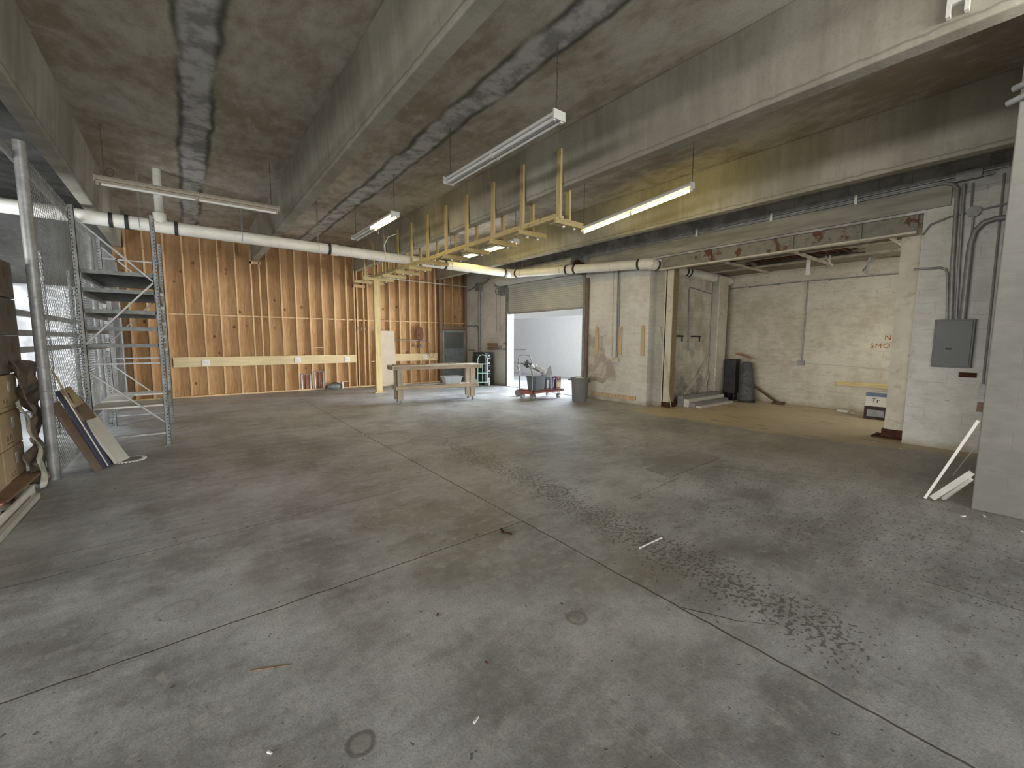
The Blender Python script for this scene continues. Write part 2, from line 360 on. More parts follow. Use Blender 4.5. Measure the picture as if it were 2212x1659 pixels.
M = {}
M['floor'] = mat_floor(); M['ceil'] = mat_ceiling(); M['beam'] = mat_beam()
def pl_line(n, p, X):   # height up to which the right wall is painted white
    return n.add(3.52, n.mth('MULTIPLY', n.ss(X[1], 11.9, 12.1), 0.70), n.mth('MULTIPLY', n.ss(X[1], 1.9, 1.2), 0.22))
M['wall_r'] = mat_painted('painted_block_wall', 1, paint_line=pl_line, patch=True)
M['wall_bay'] = mat_painted('painted_alcove_wall', 1, hi=(0.52, 0.49, 0.41), lo=(0.37, 0.335, 0.26), dirty=0.5, vis=0.45)
M['wall_near'] = mat_painted('rough_painted_pier', 1, hi=(0.21, 0.205, 0.19), lo=(0.172, 0.168, 0.155), dirty=0.15, low_brown=False, vis=0.5)
M['wall_ret'] = mat_painted('painted_wall_end', 0, hi=(0.42, 0.40, 0.35), lo=(0.30, 0.29, 0.25), dirty=0.2, vis=0.15)
M['grey_block'] = mat_grey_block('grey_block_wall', 0)
M['dark_block'] = mat_painted('dark_block_wall', 1, hi=(0.16, 0.16, 0.155), lo=(0.10, 0.10, 0.095), vis=0.5)
M['ply'] = mat_ply()
M['stud'] = wood('pine_stud', (0.56, 0.39, 0.215))
M['ledger'] = wood('pale_ledger_board', (0.60, 0.49, 0.29), 0.08, axis=0, knots=False, dirt=0.1)
M['lumber'] = wood('yellow_lumber', (0.48, 0.38, 0.19), 0.14)
M['lumber_y'] = wood('yellow_lumber_lengthwise', (0.50, 0.40, 0.20), 0.14, axis=1)
M['lumber_x'] = wood('yellow_lumber_crosswise', (0.45, 0.36, 0.18), 0.14, axis=0)
M['bench'] = wood('bench_pine', (0.42, 0.36, 0.27), 0.14)
M['bench_x'] = wood('bench_rail_pine', (0.40, 0.32, 0.23), 0.14, axis=0)
M['bench_top'] = simple('worn_bench_top', (0.50, 0.47, 0.41), 0.6, 0.15, 3, dirt=(0.3, 0.24, 0.15))
M['band'] = simple('bare_concrete_band', (0.26, 0.25, 0.215), 0.85, 0.25, 2.5, stretch=(1, 0.4, 3), bump=0.3)
M['steel_rust'] = mat_rusty('flaking_lintel_steel', (0.22, 0.21, 0.175), (0.13, 0.045, 0.022), 0.55, 2.2)
M['col_white'] = simple('chipped_white_column', (0.52, 0.49, 0.41), 0.7, 0.12, 2.5, bump=0.3, dirt=(0.36, 0.31, 0.22))
M['col_side'] = mat_rusty('yellowed_column_side', (0.25, 0.205, 0.12), (0.12, 0.08, 0.04), 0.66, 6)
M['rust'] = simple('dark_rust', (0.055, 0.022, 0.012), 0.9, 0.4, 20, bump=0.6)
M['plaster'] = mat_rusty('stained_plaster', (0.23, 0.205, 0.16), (0.12, 0.07, 0.035), 0.58, 1.6)
M['tbar'] = simple('grimy_white_bar', (0.48, 0.44, 0.36), 0.6, 0.15)
M['shutter'] = simple('grey_steel_shutter', (0.42, 0.42, 0.385), 0.5, 0.06, 2)
M['galv'] = simple('galvanised_steel', (0.27, 0.275, 0.275), 0.45, 0.2, 12, metal=0.25)
M['galv_d'] = simple('dull_grey_steel', (0.20, 0.205, 0.205), 0.5, 0.2, 8, metal=0.2)
M['upright'] = perforated()
M['deck'] = simple('corrugated_deck_steel', (0.14, 0.15, 0.145), 0.5, 0.25, 8, metal=0.2)
M['rackbeam'] = simple('pale_rack_beam', (0.38, 0.38, 0.36), 0.5, 0.1, 4)
M['conduit'] = simple('grey_conduit', (0.24, 0.24, 0.235), 0.5, 0.15, 10, metal=0.3)
M['panelgrey'] = simple('grey_panel_paint', (0.115, 0.122, 0.122), 0.5, 0.06, 2)
M['pvc'] = simple('cream_pvc', (0.66, 0.65, 0.60), 0.4, 0.07, 3, dirt=(0.55, 0.52, 0.44))
M['black'] = simple('black_rubber', (0.03, 0.03, 0.032), 0.6, 0.3)
M['white'] = simple('white_enamel', (0.72, 0.71, 0.67), 0.45, 0.05)
M['fixt'] = simple('fixture_enamel', (0.62, 0.62, 0.60), 0.4, 0.05)
M['fixt_rust'] = mat_rusty('rust_spotted_enamel', (0.36, 0.32, 0.26), (0.20, 0.09, 0.04), 0.66, 10)
M['tube_off'] = simple('unlit_glass_tube', (0.70, 0.70, 0.68), 0.25, 0.03)
M['tube_on'] = emis('lit_fluorescent_tube', (1.0, 0.76, 0.17), 24)
M['chain'] = simple('rusty_chain', (0.10, 0.085, 0.065), 0.6, 0.4, 60)
M['wire'] = simple('chain_link_wire', (0.34, 0.345, 0.34), 0.45, 0.2, 3, metal=0.3)
M['cardboard'] = simple('kraft_cardboard', (0.46, 0.36, 0.24), 0.85, 0.08, 3)
M['cardboard_d'] = simple('film_wrapped_dark_cardboard', (0.125, 0.105, 0.09), 0.5, 0.2, 5)
M['ink'] = simple('brown_print', (0.16, 0.09, 0.05), 0.8)
M['label'] = simple('white_label', (0.62, 0.61, 0.58), 0.7, 0.04)
M['foil'] = simple('silvery_insulation', (0.80, 0.81, 0.82), 0.45, 0.15, 5, metal=0.1, bump=1.0, bscale=9)
M['film'] = simple('crumpled_plastic_film', (0.115, 0.09, 0.07), 0.35, 0.5, 5, bump=0.9, bscale=10)
M['filmlight'] = simple('clear_crumpled_film', (0.42, 0.42, 0.38), 0.3, 0.35, 9, bump=0.9, bscale=12)
M['navy'] = simple('navy_paint', (0.018, 0.022, 0.05), 0.5, 0.2)
M['battens'] = wood('weathered_batten', (0.48, 0.36, 0.22))
M['boardwhite'] = simple('white_laminate', (0.52, 0.51, 0.47), 0.5, 0.06)
M['boardtan'] = simple('tan_board', (0.33, 0.26, 0.17), 0.7, 0.15)
M['boardbrown'] = simple('brown_board', (0.15, 0.11, 0.085), 0.7, 0.15)
M['trashgrey'] = simple('grey_plastic_bin', (0.165, 0.165, 0.155), 0.55, 0.08, 2)
M['red'] = simple('faded_red_paint', (0.30, 0.12, 0.10), 0.55, 0.2, 8)
M['bluegrey'] = simple('blue_grey_plastic', (0.10, 0.125, 0.14), 0.5, 0.06)
M['blue'] = simple('blue_violet_plastic', (0.13, 0.14, 0.32), 0.5, 0.08)
M['mint'] = simple('mint_green_paint', (0.22, 0.36, 0.31), 0.45, 0.08)
M['cabinet'] = simple('black_cabinet_steel', (0.032, 0.036, 0.045), 0.4, 0.15)
M['dooroutside'] = simple('grey_blue_steel_door', (0.19, 0.215, 0.235), 0.5, 0.14, 3, dirt=(0.12, 0.13, 0.13))
M['redbrown'] = wood('reddish_brown_wood', (0.23, 0.15, 0.10), 0.12)
M['paper'] = simple('pale_plywood_panel', (0.52, 0.45, 0.35), 0.7, 0.06, 3)
M['tubwhite'] = simple('grey_white_tub', (0.52, 0.56, 0.60), 0.45, 0.06)
M['cord'] = simple('brown_cord', (0.20, 0.10, 0.06), 0.6)
M['darkbag'] = simple('dark_grey_cloth', (0.085, 0.085, 0.09), 0.9, 0.3, 10, bump=0.6)
M['brownwood'] = wood('dark_brown_handle', (0.09, 0.05, 0.03), 0.2)
M['sign'] = simple('faded_stencil_paint', (0.26, 0.10, 0.035), 0.8, 0.35, 30)
M['ext'] = simple('asphalt_yard', (0.27, 0.27, 0.27), 0.9, 0.03, 0.5)
M['yardwall'] = simple('white_yard_wall', (0.46, 0.455, 0.45), 0.8, 0.02)
M['ceiling_shade'] = simple('painted_store_shade', (0.07, 0.068, 0.062), 0.9, 0.35, 3)  # dark colour that paints shade over the store
M['curb'] = simple('threshold_concrete', (0.30, 0.30, 0.30), 0.8, 0.15)
M['bluestripe'] = simple('slate_blue_print', (0.10, 0.14, 0.20), 0.6)
M['crateblack'] = simple('black_red_print', (0.035, 0.02, 0.018), 0.7, 0.4, 12)

# ------------------------------------------------------------------ mesh builder
class MB:
    def __init__(s): s.v = []; s.f = []; s.p = []
    def _a(s, vs, fs):
        o = len(s.v); s.p.append((o, len(s.f))); s.v += [Vector(v) for v in vs]; s.f += [tuple(i+o for i in q) for q in fs]; return s
    def box(s, x0, x1, y0, y1, z0, z1):
        if x0 > x1: x0, x1 = x1, x0
        if y0 > y1: y0, y1 = y1, y0
        if z0 > z1: z0, z1 = z1, z0
        vs = [(x0, y0, z0), (x1, y0, z0), (x1, y1, z0), (x0, y1, z0), (x0, y0, z1), (x1, y0, z1), (x1, y1, z1), (x0, y1, z1)]
        return s._a(vs, [(0, 3, 2, 1), (4, 5, 6, 7), (0, 1, 5, 4), (1, 2, 6, 5), (2, 3, 7, 6), (3, 0, 4, 7)])
    def bar(s, p0, p1, w, h, up=(0, 0, 1)):
        p0, p1 = Vector(p0), Vector(p1); t = (p1-p0).normalized(); up = Vector(up)
        if abs(t.dot(up)) > 0.98: up = Vector((0, 1, 0))
        a = t.cross(up).normalized()*w/2; b = a.cross(t).normalized()*h/2
        vs = [p0-a-b, p0+a-b, p0+a+b, p0-a+b, p1-a-b, p1+a-b, p1+a+b, p1-a+b]
        return s._a(vs, [(0, 3, 2, 1), (4, 5, 6, 7), (0, 1, 5, 4), (1, 2, 6, 5), (2, 3, 7, 6), (3, 0, 4, 7)])
    def tube(s, pts, r, n=8, caps=True):
        pts = [Vector(p) for p in pts]; rr = r if isinstance(r, (list, tuple)) else [r]*len(pts)
        rings = []; prev = None
        for i, p in enumerate(pts):
            if i == 0: t = pts[1]-p
            elif i == len(pts)-1: t = p-pts[i-1]
            else: t = (pts[i+1]-p).normalized()+(p-pts[i-1]).normalized()
            t.normalize()
            if prev is None:
                a = t.cross(Vector((0, 0, 1)))
                if a.length < 0.1: a = t.cross(Vector((0, 1, 0)))
            else: a = prev-t*prev.dot(t)
            a.normalize(); prev = a; b = t.cross(a)
            rings.append([p+(a*math.cos(2*PI*k/n)+b*math.sin(2*PI*k/n))*rr[i] for k in range(n)])
        vs = [v for R_ in rings for v in R_]; fs = []
        for i in range(len(pts)-1):
            for k in range(n):
                a0 = i*n+k; a1 = i*n+(k+1) % n; fs.append((a0, a1, a1+n, a0+n))
        if caps: fs.append(tuple(range(n-1, -1, -1))); fs.append(tuple((len(pts)-1)*n+k for k in range(n)))
        return s._a(vs, fs)
    def cyl(s, p0, p1, r, n=16): return s.tube([p0, p1], r, n)
    def lathe(s, prof, cen=(0, 0, 0), n=24, cap=True):   # profile (r, z)
        vs = []; fs = []; cx, cy, cz = cen
        for r_, z_ in prof:
            for k in range(n): vs.append((cx+r_*math.cos(2*PI*k/n), cy+r_*math.sin(2*PI*k/n), cz+z_))
        for i in range(len(prof)-1):
            for k in range(n):
                a0 = i*n+k; a1 = i*n+(k+1) % n; fs.append((a0, a1, a1+n, a0+n))
        if cap: fs.append(tuple(range(n-1, -1, -1))); fs.append(tuple((len(prof)-1)*n+k for k in range(n)))
        return s._a(vs, fs)
    def torus(s, c, nrm, R_, r_, n=24, k=6):
        c = Vector(c); nrm = Vector(nrm).normalized(); a = nrm.cross(Vector((0.3, 0.2, 1))).normalized(); b = nrm.cross(a)
        pts = [c+(a*math.cos(2*PI*i/n)+b*math.sin(2*PI*i/n))*R_ for i in range(n)]
        vs = []; fs = []
        for i, p in enumerate(pts):
            o = (p-c).normalized()
            for j in range(k):
                an = 2*PI*j/k; vs.append(p+o*math.cos(an)*r_+nrm*math.sin(an)*r_)
        for i in range(n):
            for j in range(k):
                fs.append((i*k+j, i*k+(j+1) % k, ((i+1) % n)*k+(j+1) % k, ((i+1) % n)*k+j))
        return s._a(vs, fs)
    def prism_y(s, poly, y0, y1):      # poly of (x, z)
        n = len(poly); vs = [(x, y0, z) for x, z in poly]+[(x, y1, z) for x, z in poly]
        fs = [tuple(range(n)), tuple(range(2*n-1, n-1, -1))]+[(i, i+n, (i+1) % n+n, (i+1) % n) for i in range(n)]
        return s._a(vs, fs)
    def grid(s, fn, nu, nv, thick=None):
        vs = [fn(i/nu, j/nv) for i in range(nu+1) for j in range(nv+1)]
        fs = [(i*(nv+1)+j, (i+1)*(nv+1)+j, (i+1)*(nv+1)+j+1, i*(nv+1)+j+1) for i in range(nu) for j in range(nv)]
        return s._a(vs, fs)
    def rot(s, ang, axis='Z', piv=(0, 0, 0)):
        R_ = Matrix.Rotation(ang, 4, axis); pv = Vector(piv); s.v = [R_ @ (v-pv)+pv for v in s.v]; return s

def wloc(o):
    v = Vector((0, 0, 0))
    while o is not None: v += o.location; o = o.parent
    return v
SPLIT = {'bracket_foot', 'socket', 'end_cap', 'latch', 'guide_rail', 'end_bracket', 'hanging_bar', 'cross_bar', 'side_brace', 'top_rail', 'end_rail', 'shelf_rail',
         'shelf_end_rail', 'shelf_board', 'column_side', 'short_block', 'blocking', 'nut', 'socket_face', 'side_handle', 'pull_chain', 'cable_run', 'hanger_strap', 'rib', 'upper_run', 'folding_leg', 'clamp'}
def obj(name, mb, mat, parent=None, smooth=False, bevel=0.0, solid=0.0):
    if name in SPLIT and parent is not None and len(mb.p) > 1:
        first = None; ps = mb.p+[(len(mb.v), len(mb.f))]
        for (v0, f0), (v1, f1) in zip(ps, ps[1:]):
            q = MB(); q.v = mb.v[v0:v1]; q.f = [tuple(i-v0 for i in k) for k in mb.f[f0:f1]]
            o = obj(name, q, mat, parent, smooth, bevel, solid); first = first or o
        return first
    vs = mb.v
    if parent is not None: off = wloc(parent)
    else:
        lo = Vector((min(v.x for v in vs), min(v.y for v in vs), min(v.z for v in vs)))
        hi = Vector((max(v.x for v in vs), max(v.y for v in vs), max(v.z for v in vs)))
        off = Vector(((lo.x+hi.x)/2, (lo.y+hi.y)/2, lo.z))
    me = bpy.data.meshes.new(name); me.from_pydata([v-off for v in vs], [], mb.f); me.update()
    me.materials.append(M[mat])
    import bmesh
    bm = bmesh.new(); bm.from_mesh(me); bmesh.ops.recalc_face_normals(bm, faces=bm.faces); bm.to_mesh(me); bm.free()
    if smooth:
        for q in me.polygons: q.use_smooth = True
        me.set_sharp_from_angle(angle=math.radians(40))
    o = bpy.data.objects.new(name, me); COL.objects.link(o)
    if parent is not None: o.parent = parent
    else: o.location = off
    if bevel:
        b = o.modifiers.new('bevel', 'BEVEL'); b.width = bevel; b.segments = 2; b.limit_method = 'ANGLE'
    if solid:
        b = o.modifiers.new('solidify', 'SOLIDIFY'); b.thickness = solid
    return o
def tag(o, label, cat, group=None, kind=None):
    if label: o['label'] = label
    if cat: o['category'] = cat
    if group: o['group'] = group
    if kind: o['kind'] = kind
    return o
def thing(name, label, cat, loc=(0, 0, 0), group=None):
    o = bpy.data.objects.new(name, None); o.empty_display_size = 0.1; COL.objects.link(o); o.location = loc
    return tag(o, label, cat, group)
def struct(name, mb, mat, parent=None, **k):
    o = obj(name, mb, mat, parent, **k)
    if parent is None: o['kind'] = 'structure'
    return o
def dup(root, loc, rz=0.0, label=None, group=None):
    r_ = root.copy(); COL.objects.link(r_); r_.location = loc; r_.rotation_euler = (0, 0, rz)
    if label: r_['label'] = label
    if group: r_['group'] = group
    for ch in list(root.children):
        c = ch.copy(); COL.objects.link(c); c.parent = r_
        for g in list(ch.children):
            q = g.copy(); COL.objects.link(q); q.parent = c
    return r_
def copychild(o, delta):
    c = o.copy(); COL.objects.link(c); c.location = o.location+Vector(delta); return c
def text_mesh(txt, size, mat, parent, name, origin, xdir, ydir, depth=0.002, spacing=1.0):
    cu = bpy.data.curves.new(name, 'FONT'); cu.body = txt; cu.size = size; cu.extrude = depth/2; cu.space_character = spacing
    t = bpy.data.objects.new(name, cu); COL.objects.link(t)
    dg = bpy.context.evaluated_depsgraph_get(); dg.update()
    me = bpy.data.meshes.new_from_object(t.evaluated_get(dg)); bpy.data.objects.remove(t)
    X = Vector(xdir).normalized(); Y = Vector(ydir).normalized(); Z = X.cross(Y); off = wloc(parent)
    for v in me.vertices: v.co = Vector(origin)+X*v.co.x+Y*v.co.y+Z*v.co.z-off
    me.materials.clear(); me.materials.append(M[mat])
    o = bpy.data.objects.new(name, me); COL.objects.link(o); o.parent = parent; return o

# ================================================================== STRUCTURE
floor = struct('floor', MB().box(-8, 12.6, -7, 14.9, -0.2, 0), 'floor')
struct('ground', MB().box(9.32, 60, -20, 50, -0.25, -0.06), 'ext')
struct('floor_threshold', MB().box(8.95, 9.34, 8.33, 11.93, -0.05, 0.012), 'curb')
wy = struct('wall_yard', MB().box(14.0, 14.2, 12.0, 21.0, -0.06, 2.75), 'yardwall')
obj('rail', MB().cyl((13.96, 18.2, 1.15), (13.96, 16.9, 1.15), 0.012, 6), 'conduit', wy)
obj('rail', MB().cyl((13.96, 18.0, 0.45), (13.96, 17.4, 0.45), 0.010, 6), 'conduit', wy)
struct('ceiling_shade_panel', MB().box(-5.0, -1.36, -7, 14.72, 4.64, 4.69), 'ceiling_shade')  # dark sheet added below the slab, its colour standing in for shade
ceiling = struct('ceiling', MB().box(-8, 9.3, -7, 14.9, 4.7, 4.9), 'ceil')
for bx in (-4.2, -1.19, 1.78, 4.73, 7.79):
    obj('beam', MB().prism_y([(bx-0.085, 3.9), (bx+0.085, 3.9), (bx+0.15, 4.7), (bx-0.15, 4.7)], -6.9, 14.72), 'beam', ceiling, bevel=0.012)

# stud wall
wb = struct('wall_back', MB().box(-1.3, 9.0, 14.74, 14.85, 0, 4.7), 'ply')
obj('bottom_plate', MB().box(-1.3, 7.88, 14.60, 14.74, 0.0, 0.04), 'stud', wb)
s0 = obj('stud', MB().box(-1.07, -1.03, 14.60, 14.74, 0.04, 4.7), 'stud', wb, bevel=0.003)
sx_list = [-0.70, -0.302, 0.094, 0.485, 0.877, 1.282, 1.66, 1.873, 2.07, 2.43, 2.817, 3.214, 3.589, 3.962, 4.348, 4.60, 4.69, 4.904, 5.05, 5.43, 5.817, 6.194, 6.582, 6.974, 7.33, 7.608]
for sxx in sx_list: copychild(s0, (sxx+1.05, 0, 0))
s1 = obj('stud', MB().box(7.99, 8.03, 14.60, 14.74, 2.16, 4.7), 'stud', wb, bevel=0.003)
for sxx in (8.103+0.25, 8.70): copychild(s1, (sxx-8.01, 0, 0))
obj('stud', MB().box(7.76, 7.88, 14.58, 14.74, 0, 4.7), 'redbrown', wb)
obj('stud', MB().box(8.90, 8.99, 14.58, 14.74, 0, 4.7), 'redbrown', wb)
blk = MB()
for i in range(len(sx_list)-1):
    blk.box(sx_list[i]+0.02, sx_list[i+1]-0.02, 14.63, 14.74, 2.26, 2.30)
blk.box(7.6, 8.9, 14.66, 14.74, 2.26, 2.30)
obj('blocking', blk, 'stud', wb)
b2 = MB().box(3.234, 3.569, 14.62, 14.74, 1.34, 1.37).box(3.982, 4.328, 14.62, 14.74, 0.20, 0.23).box(5.10, 5.40, 14.62, 14.74, 0.85, 0.88)
b2.box(4.58, 4.96, 14.56, 14.74, 3.36, 3.46).box(1.64, 1.92, 14.60, 14.74, 3.80, 3.88)
obj('short_block', b2, 'stud', wb)
obj('ledger_board', MB().box(-0.26, 4.60, 14.565, 14.60, 0.845, 1.115), 'ledger', wb, bevel=0.003)
obj('ledger_board', MB().box(5.95, 7.66, 14.565, 14.60, 0.85, 1.115), 'ledger', wb, bevel=0.003)
obj('header', MB().box(7.9, 8.98, 14.60, 14.74, 2.04, 2.16), 'redbrown', wb)

# right block wall with the roller door opening
wr = MB()
wr.box(9.0, 9.3, 11.93, 14.9, 0, 4.7).box(9.0, 9.3, 6.19, 8.33, 0, 4.7).box(9.0, 9.3, 8.33, 11.93, 3.45, 4.7)
wr.box(9.0, 9.3, 1.43, 6.19, 3.56, 4.7).box(9.0, 9.3, 0.42, 1.43, 0, 4.7)
wall_r = struct('wall_right', wr, 'wall_r')
struct('trim_1', MB().box(8.965, 9.02, 1.15, 8.1, 3.60, 3.90), 'band')
struct('wall_pier', MB().box(5.93, 9.3, -7, 0.40, 0, 4.7), 'wall_near', bevel=0.01)
struct('trim_2', MB().box(9.28, 9.55, 5.93, 6.20, 0, 3.5), 'wall_ret')
cw = thing('steel_column', 'narrow white steel column with a yellowed side at the alcove corner', 'column', (9.30, 5.86, 0))
obj('column_face', MB().box(9.27, 9.29, 5.74, 5.96, 0.10, 3.42), 'col_white', cw)
obj('column_side', MB().box(9.29, 9.50, 5.74, 5.78, 0.10, 3.42).box(9.27, 9.50, 5.90, 5.925, 0.10, 3.42), 'col_side', cw)
obj('column_foot', MB().box(9.24, 9.53, 5.70, 5.92, 0, 0.12), 'rust', cw)
# alcove
struct('wall_recess', MB().box(9.55, 12.6, 5.95, 6.2, 0, 3.6), 'grey_block')
wbay = struct('wall_alcove', MB().box(12.3, 12.6, 0.6, 5.95, 0, 3.6), 'wall_bay')
struct('wall_alcove_side', MB().box(9.3, 12.3, 0.6, 0.9, 0, 3.6), 'wall_bay')
cb = MB().box(9.12, 12.3, 0.9, 1.9, 3.44, 3.6).box(9.12, 12.3, 4.75, 5.95, 3.44, 3.6).box(9.12, 9.9, 1.9, 4.75, 3.44, 3.6).box(11.3, 12.3, 1.9, 4.75, 3.44, 3.6).box(9.9, 11.3, 1.9, 2.6, 3.44, 3.6)
cbo = struct('ceiling_alcove', cb, 'plaster')
obj('lath', MB().box(9.9, 11.3, 2.6, 4.75, 3.54, 3.6), 'rust', cbo)
lm = MB()
for i in range(15): lm.bar((9.9+random.uniform(0, .4), 2.65+i*0.145, 3.52), (11.3-random.uniform(0, .4), 2.65+i*0.145+random.uniform(-.05, .05), 3.50), 0.02, 0.012)
obj('lath_strip', lm, 'brownwood', cbo)
rim = MB()
for i in range(26):
    a = random.choice([(random.uniform(9.8, 11.3), random.choice([2.6, 4.75])), (random.choice([9.9, 11.3]), random.uniform(2.6, 4.7))])
    rim.box(a[0]-random.uniform(.03, .14), a[0]+random.uniform(.03, .14), a[1]-random.uniform(.03, .12), a[1]+random.uniform(.03, .12), 3.425, 3.45)
obj('broken_plaster', rim, 'plaster', cbo)
tb = MB()
for yy in (1.95, 3.45, 4.85): tb.box(9.15, 12.3, yy-0.025, yy+0.025, 3.39, 3.44)
for xx in (10.1, 11.2): tb.box(xx-0.02, xx+0.02, 0.9, 5.95, 3.40, 3.44)
obj('hanging_bar', tb, 'tbar', cbo)
hb = thing('hanging_ceiling_strip', 'white strap hanging straight down from the alcove ceiling', 'strip', (11.0, 3.55, 3.08))
obj('strap', MB().box(10.99, 11.005, 3.51, 3.59, 3.08, 3.44), 'white', hb)
for (a, b, lb) in (((11.0, 3.24, 3.44), (11.0, 3.10, 3.22), 'crooked white strap beside the straight strap under the alcove ceiling'), ((11.6, 2.62, 3.40), (11.75, 2.70, 3.08), 'short dark bracket dangling at the right of the alcove ceiling')):
    tag(obj('hanging_ceiling_strip', MB().bar(a, b, 0.05, 0.012).bar((a[0], a[1]-.08, a[2]), (b[0], b[1]+.06, b[2]+.06), 0.03, 0.01), 'white' if 'white' in lb else 'galv_d', None), lb, 'strip')
lt = thing('steel_lintel', 'flaking steel lintel spanning the alcove opening, red rust showing', 'lintel', (9.1, 3.8, 3.28))
obj('web', MB().box(9.06, 9.08, 1.50, 5.94, 3.31, 3.56), 'steel_rust', lt)
obj('flange', MB().box(9.02, 9.16, 1.50, 5.94, 3.28, 3.31), 'col_white', lt)
for yy in (4.75, 3.2, 2.2): obj('stiffener', MB().box(9.03, 9.06, yy-0.02, yy+0.02, 3.31, 3.56), 'steel_rust', lt)
c2 = thing('steel_column', 'large white steel column with a rust-eaten foot right of the alcove', 'column', (9.4, 1.65, 0))
obj('column_face', MB().box(9.30, 9.33, 1.48, 1.715, 0.14, 3.30), 'col_white', c2)
obj('column_web', MB().box(9.33, 9.50, 1.60, 1.62, 0.14, 3.30), 'col_side', c2)
obj('column_back', MB().box(9.50, 9.53, 1.48, 1.715, 0.14, 3.30), 'col_white', c2)
obj('column_foot', MB().box(9.27, 9.56, 1.45, 1.74, 0, 0.15).box(9.2, 9.6, 1.36, 1.86, 0, 0.02), 'rust', c2)
c3_ = thing('steel_column', 'pale steel column at the far end of the grey recess wall', 'column', (11.7, 5.80, 0))
obj('column_face', MB().box(11.48, 11.95, 5.72, 5.75, 0, 3.35), 'col_white', c3_)
obj('column_side', MB().box(11.52, 11.56, 5.75, 5.94, 0, 3.35).box(11.87, 11.91, 5.75, 5.94, 0, 3.35), 'wall_ret', c3_)
obj('down_pipe', MB().cyl((12.05, 5.82, 0), (12.05, 5.82, 3.35), 0.04, 10), 'tbar', c3_)
# left store
struct('wall_left', MB().box(-5.2, -5.0, 7.6, 14.9, 0, 4.7).box(-5.2, -5.0, -7, 7.6, 3.1, 4.7), 'dark_block')  # front upper strip added to keep side light off the store ceiling
struct('wall_back_left', MB().box(-5.0, -1.3, 14.74, 14.85, 0, 4.7), 'dark_block')

# ------------------------------------------------------------------ painted lettering on the alcove wall
text_mesh('NO', 0.155, 'sign', wbay, 'painted_lettering', (12.297, 2.40, 1.655), (0, -1, 0), (0, 0, 1), spacing=1.22)
text_mesh('SMOKING', 0.155, 'sign', wbay, 'painted_lettering', (12.297, 2.64, 1.475), (0, -1, 0), (0, 0, 1), spacing=1.22)

# ------------------------------------------------------------------ roller door
d1 = thing('door_1', None, None, (9.0, 10.1, 0)); d1['kind'] = 'structure'
prof = []
nz = 16; z0, z1 = 2.565, 3.60
N = nz*6
for i in range(N+1):
    z = z0+(z1-z0)*i/N; t = (i % 6)/6
    prof.append((9.055-0.018*math.sin(PI*t), z))
prof2 = prof+[(9.075, z1), (9.075, z0)]
obj('curtain', MB().prism_y(prof2, 8.36, 11.90), 'shutter', d1)
obj('bottom_bar', MB().box(9.03, 9.09, 8.36, 11.90, 2.52, 2.575), 'galv', d1)
co = MB(); n_ = 40
ring = [(8.72+(0.235-0.010*(k % 2))*math.cos(2*PI*k/n_), 3.70+(0.235-0.010*(k % 2))*math.sin(2*PI*k/n_)) for k in range(n_)]
co.prism_y(ring, 8.42, 12.02)
obj('curtain_roll', co, 'shutter', d1)
gr = MB().box(8.98, 9.07, 8.26, 8.36, 0, 3.62).box(8.98, 9.07, 11.90, 11.99, 0, 3.62)
obj('guide_rail', gr, 'galv_d', d1)
obj('side_angle', MB().box(8.93, 8.99, 8.12, 8.20, 0, 3.35), 'boardbrown', d1)
br = MB().box(8.55, 9.0, 12.03, 12.05, 3.45, 3.95).box(8.55, 9.0, 8.38, 8.40, 3.45, 3.95)
obj('end_bracket', br, 'galv_d', d1)
obj('drive_gear', MB().cyl((8.72, 8.30, 3.70), (8.72, 8.37, 3.70), 0.13, 14).cyl((8.72, 8.24, 3.70), (8.72, 8.30, 3.70), 0.06, 10).cyl((8.82, 8.22, 3.66), (8.82, 8.37, 3.66), 0.09, 12), 'rust', d1)
obj('chain_wheel', MB().torus((8.86, 12.25, 3.33), (1, 0.6, 0), 0.12, 0.018, 20, 6).box(8.88, 8.98, 12.02, 12.2, 3.18, 3.46).bar((8.86, 12.17, 3.33), (8.86, 12.33, 3.33), 0.02, 0.02).bar((8.86, 12.25, 3.22), (8.86, 12.25, 3.44), 0.02, 0.02), 'galv_d', d1)
obj('pull_chain', MB().tube([(8.86, 12.36, 3.3), (8.86, 12.36, 1.9)], 0.006, 5).tube([(8.86, 12.14, 3.3), (8.86, 12.13, 1.9)], 0.006, 5).tube([(8.8, 12.3, 3.85), (8.85, 12.33, 3.5), (8.86, 12.3, 3.42)], 0.008, 5), 'chain', d1)

# grey steel door in the stud wall
d2o = thing('door_2', None, None, (8.4, 14.6, 0)); d2o['kind'] = 'structure'
obj('door_leaf', MB().box(7.95, 8.85, 14.60, 14.645, 0.02, 1.93), 'dooroutside', d2o, bevel=0.004)
obj('door_frame', MB().box(7.88, 7.94, 14.56, 14.66, 0, 2.0).box(8.86, 8.90, 14.56, 14.66, 0, 2.0).box(7.94, 8.86, 14.56, 14.66, 1.94, 2.0), 'galv', d2o)
obj('door_knob', MB().cyl((8.03, 14.60, 0.98), (8.03, 14.54, 0.98), 0.03, 10), 'galv', d2o)
obj('door_plate', MB().box(7.98, 8.82, 14.594, 14.60, 1.30, 1.90), 'panelgrey', d2o)
